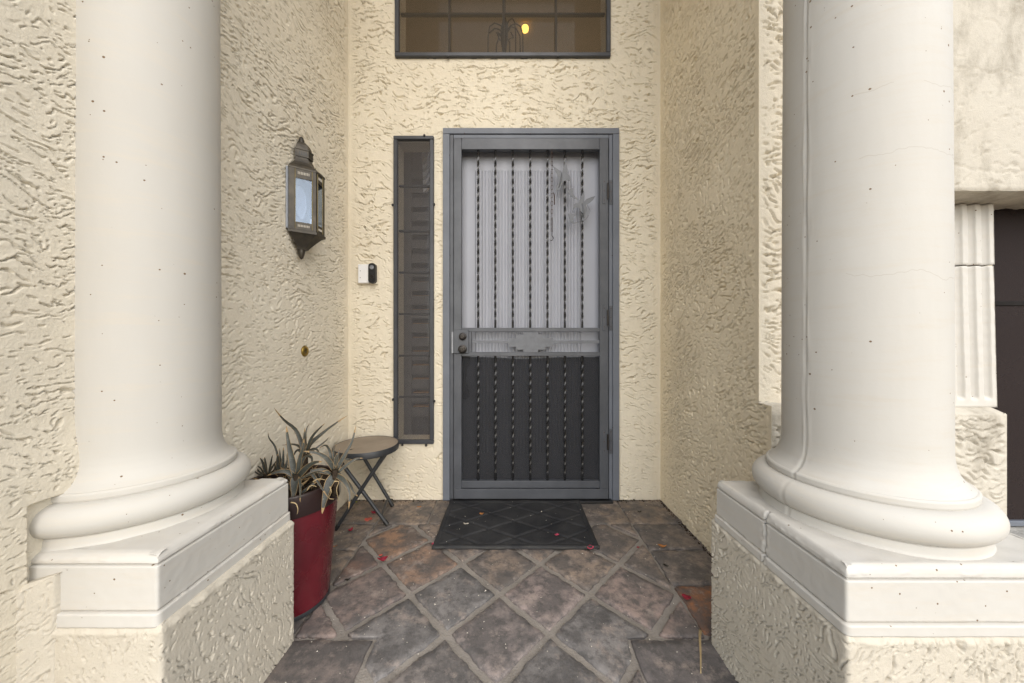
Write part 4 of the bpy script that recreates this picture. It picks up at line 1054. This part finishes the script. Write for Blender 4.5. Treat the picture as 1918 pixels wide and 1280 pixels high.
# ---- wall lantern: trapezoid plan, glazed on three sides
lx = XL + 0.004
wl_ = thing('wall_lantern', (lx, 1.48, 1.26), 'bronze glass wall lantern with pointed finials on the left wall', 'lantern')
PL = [(lx + 0.006, 1.405), (-0.832, 1.458), (-0.829, 1.520), (lx + 0.006, 1.570)]
AXX, AXY = -0.904, 1.474
def lantern_ring(sc, z, c=(AXX, AXY)):
    return [(c[0] + (x - c[0]) * sc, c[1] + (y - c[1]) * sc, z) for x, y in PL]
def loft(name, rings, mat, parent, smooth=False, cap=True):
    mb = MB(); n = len(rings[0]); v = [p for r in rings for p in r]; f = []
    for i in range(len(rings) - 1):
        for k in range(n): f.append((i * n + k, i * n + (k + 1) % n, (i + 1) * n + (k + 1) % n, (i + 1) * n + k))
    if cap: f += [tuple(range(n))[::-1], tuple((len(rings) - 1) * n + k for k in range(n))]
    mb.add(v, f); return mb.build(name, mat, parent, smooth)
ZB, ZT = 1.367, 1.622
part('back_plate', M_LREF, wl_, [(XL + 0.001, lx + 0.004, 1.400, 1.575, ZB, ZT)], 0.001)
# panels: frame posts, top and bottom rails, glass
def lerp2(a, b, t): return (a[0] + (b[0] - a[0]) * t, a[1] + (b[1] - a[1]) * t)
def slab(mb, a, b, z0, z1, th=0.003, out=0.0):
    d = Vector((b[0] - a[0], b[1] - a[1], 0)).normalized(); n = Vector((d.y, -d.x, 0))
    a_ = [Vector((a[0], a[1], 0)) + n * out, Vector((b[0], b[1], 0)) + n * out]
    q = [a_[0], a_[1], a_[1] - n * th, a_[0] - n * th]
    mb.add([(p.x, p.y, z) for z in (z0, z1) for p in q], [(0, 1, 2, 3)[::-1], (4, 5, 6, 7), (0, 1, 5, 4), (1, 2, 6, 5), (2, 3, 7, 6), (3, 0, 4, 7)])
for k in range(3):
    a, b = PL[k], PL[k + 1]
    wdt = math.dist(a, b); e_ = 0.013 / wdt; el = 0.024 / wdt if k == 0 else e_
    er = 0.024 / wdt if k == 2 else e_
    mb = MB(); slab(mb, a, lerp2(a, b, el), ZB, ZT); slab(mb, lerp2(a, b, 1 - er), b, ZB, ZT); mb.build('post', M_LANT, wl_)
    mb = MB(); slab(mb, lerp2(a, b, el), lerp2(a, b, 1 - er), ZT - 0.040, ZT, 0.003, -0.0004); rl = mb.build('rail', M_LANT, wl_)
    mb = MB()
    for i in range(8):
        t0 = el + (1 - el - er) * (0.14 + 0.72 * i / 8); t1 = t0 + (1 - el - er) * 0.05
        slab(mb, lerp2(a, b, t0), lerp2(a, b, t1), ZT - 0.024, ZT - 0.013, 0.0012, 0.0006)
    mb.build('vent_slot', M_PALE, rl)
    mb = MB(); slab(mb, lerp2(a, b, el), lerp2(a, b, 1 - er), ZB, ZB + 0.032, 0.003, -0.0004); rl = mb.build('rail', M_LANT, wl_)
    mb = MB()
    for i in range(8):
        t0 = el + (1 - el - er) * (0.14 + 0.72 * i / 8); t1 = t0 + (1 - el - er) * 0.05
        slab(mb, lerp2(a, b, t0), lerp2(a, b, t1), ZB + 0.012, ZB + 0.021, 0.0012, 0.0006)
    mb.build('vent_slot', M_PALE, rl)
    mb = MB(); slab(mb, lerp2(a, b, el * .8), lerp2(a, b, 1 - er * .8), ZB + 0.028, ZT - 0.036, 0.002, -0.0035); mb.build('pane', M_LGLASS, wl_)
    mb = MB()
    for t in (el, 1 - er):
        p = lerp2(a, b, t); mb.tube([(p[0], p[1] - 0.001, ZB + 0.004), (p[0], p[1] - 0.001, ZT - 0.003)], 0.0016, 6)
    mb.build('brass_bead', M_LBRS, wl_)
def cring(sc, z): return lantern_ring(sc, z)
loft('roof', [cring(1.03, ZT - 0.002), cring(1.03, ZT + 0.004), cring(0.90, ZT + 0.016), cring(0.70, ZT + 0.027), cring(0.56, ZT + 0.040), cring(0.48, ZT + 0.054), cring(0.45, ZT + 0.064)], M_LANT, wl_)
cu_ = loft('cupola', [cring(0.50, ZT + 0.064), cring(0.50, ZT + 0.092), cring(0.53, ZT + 0.094), cring(0.53, ZT + 0.097)], M_LANT, wl_)
mb = MB()
sc_ = [(AXX + (x - AXX) * .50, AXY + (y - AXY) * .50) for x, y in PL]
for i in range(4):
    t0 = 0.30 + 0.16 * i; slab(mb, lerp2(sc_[0], sc_[1], t0), lerp2(sc_[0], sc_[1], t0 + 0.07), ZT + 0.070, ZT + 0.087, 0.001, 0.0005)
mb.build('vent_slot', M_BLK, cu_)
loft('dome', [cring(0.46, ZT + 0.097), cring(0.44, ZT + 0.108), cring(0.38, ZT + 0.120), cring(0.28, ZT + 0.130), cring(0.17, ZT + 0.135)], M_LANT, wl_)
mb = MB(); mb.lathe([(0.011, 0.130), (0.012, 0.138), (0.0105, 0.148), (0.008, 0.156), (0.002, 0.161)], (AXX, AXY, ZT), 14); mb.build('finial', M_LANT, wl_, smooth=40)
loft('base_rim', [cring(1.05, ZB - 0.012), cring(1.05, ZB - 0.002), cring(1.0, ZB)], M_LANT, wl_)
loft('bowl', [cring(0.98, ZB - 0.012), cring(0.86, ZB - 0.020), cring(0.66, ZB - 0.036), cring(0.46, ZB - 0.054), cring(0.32, ZB - 0.068), cring(0.30, ZB - 0.072)], M_LANT, wl_)
mb = MB(); mb.lathe([(0.013, -0.070), (0.014, -0.082), (0.011, -0.096), (0.007, -0.108), (0.001, -0.113)], (AXX, AXY, ZB), 14); mb.build('finial', M_LANT, wl_, smooth=40)
mb = MB(); mb.lathe([(0.009, 0.0), (0.009, 0.055)], (-0.868, 1.492, ZB + 0.008), 14); mb.build('candle_sleeve', M_WHT, wl_, smooth=40)
mb = MB(); mb.lathe([(0.007, 0.055), (0.012, 0.072), (0.0115, 0.088), (0.006, 0.108), (0.001, 0.120)], (-0.868, 1.492, ZB + 0.008), 14); mb.build('bulb', M_LGLASS, wl_, smooth=True)
mb = MB(); mb.lathe([(0.002, 0.0), (0.052, 0.002), (0.056, 0.006)], (lx + 0.006, 1.478, (ZB + ZT) / 2 + 0.005), 30, 'x', capends=False)
for i, v in enumerate(mb.v): mb.v[i] = (v[0], 1.478 + (v[1] - 1.478) * .72, (ZB + ZT) / 2 + (v[2] - (ZB + ZT) / 2) * 1.25)
mb.build('reflector', M_LREF, wl_, smooth=True)

# ================================================================== THINGS ON THE FLOOR
# ---- folding side table
TXc, TYc, TH = -0.742, 1.758, 0.372
ft = thing('folding_table', (TXc, TYc, 0), 'small round folding table with taupe top and crossed black legs', 'table')
TRr = 0.158
mb = MB(); mb.lathe([(TRr - 0.006, -0.004), (TRr - 0.004, 0.0), (TRr - 0.05, 0.0008), (0.001, 0.001)], (TXc, TYc, TH), 56); mb.build('table_top', M_TTOP, ft, smooth=30)
mb = MB(); mb.lathe([(TRr - 0.012, -0.030), (TRr - 0.002, -0.030), (TRr, -0.027), (TRr, -0.003), (TRr - 0.002, 0.001), (TRr - 0.005, 0.001), (TRr - 0.006, -0.003)], (TXc, TYc, TH), 56, capends=False); mb.build('rim', M_TLEG, ft, smooth=30)
def tleg(foot, topp):
    mb = MB(); f_, t_ = Vector(foot), Vector(topp); mb.tube([f_ + (t_ - f_) * q for q in (0.0, 0.06, 0.5, 1)], 0.0092, 10); o = mb.build('leg', M_TLEG, ft, smooth=40)
    mb = MB(); d = (t_ - f_).normalized(); mb.tube([f_ - d * 0.003, f_ + d * 0.022], 0.0108, 10); mb.build('foot', M_BLK, o, smooth=40)
fr, br_, fl, bl = onfloor(725, 982, 0.008), onfloor(735, 947, 0.008), onfloor(629, 991, 0.008), Vector((-0.875, 1.86, 0.008))
zt_ = TH - 0.032
tleg(fr, (-0.850, 1.665, zt_)); tleg(br_, (-0.838, 1.850, zt_)); tleg(fl, (-0.628, 1.688, zt_)); tleg(bl, (-0.640, 1.828, zt_))
for a, b, q in ((fr, br_, 0.12), (fl, bl, 0.14)):
    ta, tb = (Vector((-0.850, 1.665, zt_)), Vector((-0.838, 1.850, zt_))) if a is fr else (Vector((-0.628, 1.688, zt_)), Vector((-0.640, 1.828, zt_)))
    mb = MB(); mb.tube([a + (ta - a) * q, b + (tb - b) * q], 0.006, 8); mb.build('stretcher', M_TLEG, ft, smooth=40)
pv = fr + (Vector((-0.850, 1.665, zt_)) - fr) * 0.52
mb = MB(); mb.lathe([(0.0065, -0.013), (0.0065, -0.0105), (0.003, -0.009)], pv, 10, 'y'); mb.build('rivet', M_STEEL, ft)

# ---- tall glazed pot
PX, PY = -0.766, 1.190
pot = thing('flower_pot', (PX, PY, 0), 'tall tapered glossy red pot with a dark brown rim band', 'pot')
mb = MB(); mb.lathe([(0.112, 0.0), (0.117, 0.003), (0.119, 0.012), (0.1195, 0.016), (0.147, 0.346)], (PX, PY, 0.001), 72); mb.build('body', M_RED, pot, smooth=30)
mb = MB(); mb.lathe([(0.113, 0.0), (0.1205, 0.002), (0.1212, 0.010), (0.1198, 0.015)], (PX, PY, 0.0005), 72, capends=False); mb.build('foot_ring', M_TLEG, pot, smooth=30)
mb = MB(); mb.lathe([(0.146, 0.342), (0.153, 0.344), (0.155, 0.350), (0.1555, 0.408), (0.154, 0.414), (0.150, 0.416), (0.143, 0.412), (0.140, 0.38), (0.138, 0.34)], (PX, PY, 0.001), 72, capends=False); mb.build('rim', M_DRK, pot, smooth=30)
mb = MB(); mb.lathe([(0.1405, 0.388), (0.10, 0.394), (0.05, 0.398), (0.001, 0.399)], (PX, PY, 0.001), 48, capends=False); so = mb.build('soil', M_SOIL, pot, smooth=True)

# ---- aloes: every leaf a channelled, tapering blade with a pale dry margin
def blade(pts, w0, parent, mat=None, name='leaf', thick=0.22, nseg=12, face=None, curl=0.35):
    pts = [Vector(p) for p in pts]; n = len(pts)
    def cr(t):
        x = t * (n - 1); i = min(int(x), n - 2); u = x - i
        p0 = pts[max(i - 1, 0)]; p1 = pts[i]; p2 = pts[i + 1]; p3 = pts[min(i + 2, n - 1)]
        return 0.5 * ((2 * p1) + (p2 - p0) * u + (2 * p0 - 5 * p1 + 4 * p2 - p3) * u * u + (3 * p1 - p0 - 3 * p2 + p3) * u ** 3)
    v = []; f = []; mi = []
    face = Vector(face or (0.25, -1, 0.35)).normalized()
    for i in range(nseg + 1):
        t = i / nseg; c = cr(t); tg = (cr(min(1, t + .02)) - cr(max(0, t - .02))).normalized()
        sd2 = tg.cross(face); sd2 = sd2.normalized() if sd2.length > 1e-4 else Vector((1, 0, 0))
        nm = sd2.cross(tg).normalized()
        w = w0 * 0.5 * (0.80 + 0.35 * min(1, t * 4)) * max(0.03, (1 - t) ** 0.72) if mat is None else w0 * 0.5 * max(0.25, 1 - t * .7)
        th = w * thick
        dip = w * curl
        for a, b in ((-1.0, dip), (-0.86, dip * .74 + th * .2), (0, 0.0 + th * .3), (0.86, dip * .74 + th * .2), (1.0, dip), (0.8, dip * .45 - th), (0, -th * 1.8), (-0.8, dip * .45 - th)):
            v.append(c + sd2 * (a * w) + nm * b)
    m = 8
    for i in range(nseg):
        for k in range(m):
            f.append((i * m + k, i * m + (k + 1) % m, (i + 1) * m + (k + 1) % m, (i + 1) * m + k)); mi.append(1 if k in (0, 3) or i >= nseg - 2 else 0)
    f.append(tuple(range(m))[::-1]); mi.append(0); f.append(tuple(nseg * m + k for k in range(m))); mi.append(0)
    o = origin_of(parent); me = bpy.data.meshes.new(name); me.from_pydata([(p.x - o.x, p.y - o.y, p.z - o.z) for p in v], [], f)
    ob = link_mesh(name, me, [mat, mat] if mat else [M_LEAF, M_LEAFE], parent, True); me.polygons.foreach_set('material_index', mi)
    return ob
K7 = 5.564
def lp7(x, y, Y): return at(460 + x / K7, 750 + y / K7, Y)
def aloe(label, base_px, Yb, leaves, group='aloes in the red pot'):
    b = lp7(*base_px, Yb); t = thing('aloe_plant', (b.x, b.y, 0.392), label, 'plant', group)
    for pts, w, tip in leaves:
        n = len(pts); P = [lp7(p[0], p[1], Yb + tip * (i / (n - 1)) ** 1.2) for i, p in enumerate(pts)]
        blade(P, w / K7 * Yb / FPX, t)
    mb = MB(); mb.tube([(b.x, b.y, 0.385), (b.x, b.y, max(b.z - 0.002, 0.40))], [0.012, 0.009], 8); mb.build('stem', M_SOIL, t, smooth=True)
    return t
aloe('tallest aloe with long outstretched leaves at the back of the red pot', (620, 560), 1.19, [
    ([(610, 560), (585, 450), (520, 305), (400, 205), (295, 80)], 52, 0.06), ([(615, 560), (606, 460), (612, 380), (620, 283)], 38, 0.0), ([(635, 540), (625, 380), (640, 290), (668, 243)], 24, 0.05),
    ([(640, 520), (690, 390), (765, 300), (830, 238)], 34, -0.02), ([(645, 540), (670, 460), (770, 370), (905, 265), (1066, 157)], 52, 0.05), ([(600, 540), (560, 480), (480, 458), (375, 470)], 30, 0.10),
    ([(640, 560), (700, 510), (750, 520), (790, 600)], 34, -0.06), ([(650, 560), (750, 490), (835, 425), (874, 380)], 24, 0.08), ([(600, 570), (560, 520), (520, 540), (490, 620)], 34, 0.02), ([(640, 570), (690, 600), (690, 680)], 36, -0.03)])
aloe('aloe with broad drooping grey leaves at the front left of the pot', (530, 770), 1.115, [
    ([(520, 780), (480, 600), (445, 420), (425, 268)], 74, 0.03), ([(545, 770), (565, 620), (598, 500), (610, 400)], 52, 0.0), ([(510, 790), (430, 742), (330, 748), (218, 788)], 56, -0.02),
    ([(520, 800), (512, 880), (505, 970), (480, 1060)], 92, -0.055), ([(555, 790), (640, 700), (720, 650), (800, 640)], 66, -0.02), ([(560, 800), (572, 900), (568, 1066)], 32, -0.06),
    ([(520, 850), (620, 795), (720, 755), (868, 728)], 28, -0.03), ([(560, 730), (600, 620), (640, 580), (700, 560)], 34, 0.05), ([(500, 770), (450, 650), (440, 560), (470, 500)], 34, 0.05)])
aloe('aloe leaning over the right rim of the pot towards the table', (935, 720), 1.145, [
    ([(920, 720), (850, 610), (740, 548), (600, 532)], 56, -0.03), ([(950, 720), (1035, 570), (1110, 430), (1150, 263)], 50, 0.04), ([(970, 750), (1060, 670), (1150, 612), (1226, 604)], 38, 0.03),
    ([(920, 790), (865, 880), (825, 1040), (798, 1183)], 96, -0.07), ([(945, 780), (1030, 840), (1085, 960), (1074, 1138)], 56, -0.05), ([(970, 780), (1080, 870), (1130, 960), (1172, 1002)], 34, -0.02),
    ([(880, 760), (690, 735), (760, 860), (860, 1015)], 44, -0.05), ([(935, 720), (938, 620), (955, 548)], 40, 0.0), ([(950, 720), (985, 630), (1060, 612), (1112, 620)], 30, 0.03), ([(900, 720), (885, 560), (840, 472), (765, 500)], 38, 0.05),
    ([(920, 700), (915, 540), (945, 458)], 24, 0.05), ([(950, 700), (965, 570), (986, 503)], 28, 0.02), ([(960, 690), (1050, 540), (1132, 505)], 24, 0.07), ([(890, 770), (800, 720), (700, 740), (600, 800)], 36, -0.04)])
aloe('cluster of short stiff upright aloe leaves left in the pot', (370, 740), 1.21, [
    ([(350, 760), (338, 640), (335, 556)], 50, 0.0), ([(385, 760), (392, 620), (396, 488)], 42, 0.02), ([(370, 740), (362, 600), (354, 496)], 28, 0.03), ([(365, 700), (310, 490), (245, 395), (236, 332)], 24, 0.03),
    ([(400, 760), (430, 650), (440, 570)], 36, 0.02), ([(340, 760), (310, 700), (310, 655)], 24, -0.02), ([(410, 770), (450, 720), (470, 640)], 34, -0.03)])
aloe('tiny dark aloe offset beside the left column base', (215, 760), 1.235, [
    ([(215, 770), (180, 650), (148, 598)], 34, 0.0), ([(220, 770), (207, 650), (197, 588)], 30, 0.02), ([(245, 770), (268, 640), (282, 566)], 26, 0.0), ([(235, 770), (310, 650), (345, 612)], 22, 0.02),
    ([(190, 780), (130, 730), (110, 676)], 22, 0.02), ([(180, 790), (120, 760), (72, 720)], 20, 0.0), ([(250, 780), (300, 720), (305, 670)], 22, -0.02), ([(200, 790), (150, 700), (75, 690)], 18, 0.03)])
# low tangle of small leaves between them
fil = thing('aloe_plant', (PX + 0.03, PY, 0.392), 'dense tangle of small dark leaves low in the middle of the pot', 'plant', 'aloes in the red pot')
for i in range(46):
    a = random.uniform(0, 2 * math.pi); rd = random.uniform(0.0, 0.10); b = Vector((PX + 0.015 + rd * math.cos(a), PY + rd * 0.8 * math.sin(a), 0.392))
    a2 = random.uniform(0, 2 * math.pi); L = random.uniform(0.04, 0.085); d = Vector((math.cos(a2) * .7, math.sin(a2) * .7, random.uniform(.5, 1.2))).normalized()
    P = [b, b + d * L * .5, b + d * L + Vector((math.cos(a2), math.sin(a2), -0.3)) * L * random.uniform(0, .3)]
    blade(P, random.uniform(0.007, 0.014), fil, nseg=6)
for pts in ([(920, 848), (972, 850), (948, 930), (972, 1052)], [(880, 900), (892, 960), (868, 1020), (922, 1030)], [(470, 1064), (525, 1078), (546, 1140), (535, 1190)], [(640, 940), (680, 890), (740, 900)], [(700, 850), (760, 820), (830, 830)]):
    blade([lp7(x, y, 1.035 + 0.05 * (1 if x > 600 and y < 1000 else 0)) for x, y in pts], 0.0034, fil, M_STRAW, 'dry_leaf', 0.3, 10)

# ---- rubber door mat with quilted diamonds
MX0, MX1, MY0, MY1 = -0.342, 0.384, 1.474, 1.905
dm = thing('door_mat', ((MX0 + MX1) / 2, (MY0 + MY1) / 2, 0), 'black quilted rubber door mat in front of the door', 'mat')
us = steps(MX0, MX1, 0.004); vs = steps(MY0, MY1, 0.004)
def mat_h(u, v):
    p, q = 0.24, 0.145
    a = (u - MX0) / p + (v - MY0) / q; b = (u - MX0) / p - (v - MY0) / q
    d = np.minimum(np.abs(a - np.round(a)), np.abs(b - np.round(b)))
    e = np.minimum(np.minimum(u - MX0, MX1 - u), np.minimum(v - MY0, MY1 - v))
    h = 0.0090 - 0.0065 * sstep(0.09, 0.0, d) * sstep(0.02, 0.026, e) + 0.0005 * gn(u * 150, v * 150, 301) + 0.0012 * gn(u * 9, v * 9, 302) + 0.0012 * sstep(0.021, 0.019, e) - 0.0025 * sstep(0.019, 0.022, e) * sstep(0.028, 0.024, e)
    return h * sstep(-0.001, 0.004, e) + 0.001
sheet('pad', (0, 0, 0.004), (1, 0, 0), (0, 1, 0), (0, 0, 1), us, vs, mat_h, M_RUB, dm, fade=0)
mb = MB()
def wob(x): return 0.0022 * math.sin(x * 21) + 0.0015 * math.sin(x * 47 + 1)
for y in (MY0, MY1):
    mb.tube([(x, y + wob(x) + (0.006 if y == MY0 else -0.006), 0.0085 + 0.5 * wob(x + 3)) for x in np.linspace(MX0, MX1, 40)], 0.0062, 6)
for x in (MX0, MX1):
    mb.tube([(x + wob(y) * .5 + (0.006 if x == MX0 else -0.006), y, 0.0085 + 0.3 * wob(y)) for y in np.linspace(MY0, MY1, 30)], 0.0062, 6)
mb.build('border', M_RUBE, dm, smooth=True)

# ---- fallen petals, leaves and crumbs
def petal(name, px, py, size, mat, label, z=0.004, rot=0.0, asp=0.7, curl=0.5, group=None, Y=None):
    c = onfloor(px, py, z) if Y is None else at(px, py, Y)
    n = 9; v = []; f = []
    for i in range(n + 1):
        t = i / n; w = math.sin(math.pi * min(1, t * 0.92 + 0.06)) ** 0.7 * asp
        for k in (-1, -0.5, 0, 0.5, 1):
            x, y = (t - .5) * size, k * w * size * .5
            zz = size * curl * (0.35 * k * k * w + 0.30 * (2 * t - 1) ** 2) + 0.06 * size * math.sin(7 * t + 3 * k + px)
            v.append((x * math.cos(rot) - y * math.sin(rot), x * math.sin(rot) + y * math.cos(rot), zz))
    for i in range(n):
        for k in range(4): f.append((i * 5 + k, i * 5 + k + 1, i * 5 + 6 + k, i * 5 + 5 + k))
    me = bpy.data.meshes.new(name); me.from_pydata(v, [], f); o = link_mesh(name, me, mat, None, True)
    md = o.modifiers.new('thickness', 'SOLIDIFY'); md.thickness = 0.0006
    o.location = c
    return tag(o, label, 'petal' if 'petal' in name else 'leaf', group)
G = 'fallen petals and leaves on the porch'
petal('fallen_petal', 703, 962, 0.040, M_PETAL, 'curled dark crimson petal by the folding table foot', rot=0.7, curl=1.1, group=G)
petal('fallen_petal', 690, 974, 0.036, M_CORAL, 'round coral petal beside the crimson one near the table', rot=0.2, asp=0.95, curl=.3, group=G)
petal('fallen_petal', 657, 994, 0.026, M_PETAL, 'small dark red petal between the red pot and the table leg', rot=1.2, curl=1.0, group=G)
petal('fallen_petal', 717, 1051, 0.040, M_PETAL, 'folded crimson petal on the joint in front of the orange tile', rot=0.4, asp=.5, curl=1.3, group=G)
petal('fallen_petal', 713, 1041, 0.016, M_CORAL, 'tiny red flake on the lower tip of the orange tile', rot=0.9, group=G)
petal('fallen_petal', 811, 1019, 0.016, M_PINK, 'small pink petal at the left edge of the door mat', rot=0.9, group=G)
petal('fallen_petal', 785, 950, 0.022, M_ORNG, 'brown flake on the back tiles between table and mat', rot=0.1, asp=.4, group=G)
petal('fallen_petal', 1106, 1027, 0.030, M_PINK, 'round pink petal at the front right corner of the mat', z=0.010, asp=.9, curl=.5, rot=0.3, group=G)
petal('fallen_petal', 1286, 1121, 0.030, M_PETAL, 'magenta petal on the orange tile by the right pedestal', asp=.8, curl=.6, rot=-0.4, group=G)
petal('fallen_petal', 1043, 1002.5, 0.020, M_PINK, 'pink petal lying on the black mat, towards its right end', z=0.014, rot=0.1, group=G)
petal('fallen_petal', 1195, 1026, 0.014, M_PETAL, 'tiny red petal on the joint right of the mat', rot=0.4, group=G)
petal('fallen_petal', 70, 1087, 0.016, M_PETAL, 'small brown-red petal in the wall niche at the far left', Y=0.655, rot=0.5, asp=.35, group=G)
petal('fallen_leaf', 902, 963, 0.022, M_ORNG, 'orange leaf flake on the back half of the black mat', z=0.014, asp=.7, rot=0.2, group=G)
petal('fallen_leaf', 873, 981.5, 0.026, M_PALE, 'pale sliver of leaf on the left half of the black mat', z=0.014, asp=.3, rot=-0.1, group=G)
petal('fallen_leaf', 1240, 1024.5, 0.036, M_ORNG, 'orange-brown crumpled leaf on the tiles by the right wall', asp=.4, curl=.9, rot=-0.2, group=G)
petal('fallen_leaf', 626, 1024, 0.024, M_ORNG, 'thin brown leaf sliver beside the red pot', asp=.25, rot=0.2, group=G)
petal('fallen_leaf', 666, 941, 0.020, plain('fresh leaf', (0.40, 0.45, 0.05), None, 40), 'yellow-green leaf scrap under the folding table by the wall', asp=.5, group=G)
petal('fallen_leaf', 1198, 959, 0.020, M_KNOB, 'dark leaf crumb on the back tiles right of the mat', asp=.6, group=G)
petal('fallen_leaf', 1247, 1060, 0.022, M_KNOB, 'dark curled leaf on the border tile by the right wall', asp=.5, rot=-0.5, group=G)
petal('fallen_leaf', 651, 1087, 0.020, M_KNOB, 'dark brown crumb on the grey tile below the folded petal', asp=.6, rot=.3, group=G)
a, b = onfloor(1312, 1180, 0.010), onfloor(1312.6, 1262, 0.006)
dl = thing('dry_leaf_blade', a, 'long straw-coloured dry leaf blade on the floor by the right pedestal', 'leaf')
blade([b, b + (a - b) * .35 + Vector((0, 0, .008)), b + (a - b) * .7 + Vector((-.002, 0, .010)), a][::-1], 0.0085, dl, M_STRAW, 'blade', 0.12, 12, (0, 0, 1), 0.2)
# uncountable pale crumbs and dust grains
mb = MB()
for i in range(300):
    x, y = random.uniform(XL + .05, XR - .03), 0.85 + 1.05 * random.random() ** 1.1
    if (x < -0.66 or x > 0.60) and y < 1.05: continue
    onm = MX0 < x < MX1 and MY0 < y < MY1
    if onm and random.random() < .35: continue
    s_ = random.uniform(0.0008, 0.0022) * (1.7 if random.random() < .06 else 1); z = 0.014 if onm else 0.0035
    a = random.uniform(0, 6.28); p = [(x + s_ * k * math.cos(a + q), y + s_ * k * math.sin(a + q), z) for q, k in ((0, 1.6), (2.0, 1), (4.2, 1))] + [(x, y, z + s_)]
    mb.add(p, [(0, 1, 3), (1, 2, 3), (2, 0, 3), (0, 2, 1)])
tag(mb.build('floor_crumbs', M_PALE), 'fine pale crumbs scattered over the tiles and the mat', 'debris', kind='stuff')
mb = MB()
for i in range(420):
    u = random.random()
    if u < .45: x, y = random.uniform(bx(640), XR - 0.01), YW - abs(random.gauss(0, 0.012)) - 0.006
    else: x, y = XR - abs(random.gauss(0, 0.010)) - 0.006, random.uniform(1.1, YW)
    if DX0 < x < DX1 and y > 1.9: continue
    s_ = random.uniform(0.0015, 0.0045); a = random.uniform(0, 6.28)
    p = [(x + s_ * k * math.cos(a + q), y + s_ * k * math.sin(a + q), 0.001) for q, k in ((0, 1.6), (2.0, 1), (4.2, 1))] + [(x, y, 0.002 + s_)]
    mb.add(p, [(0, 1, 3), (1, 2, 3), (2, 0, 3), (0, 2, 1)])
tag(mb.build('corner_dirt', M_SOIL), 'dark dirt gathered along the foot of the walls', 'dirt', kind='stuff')
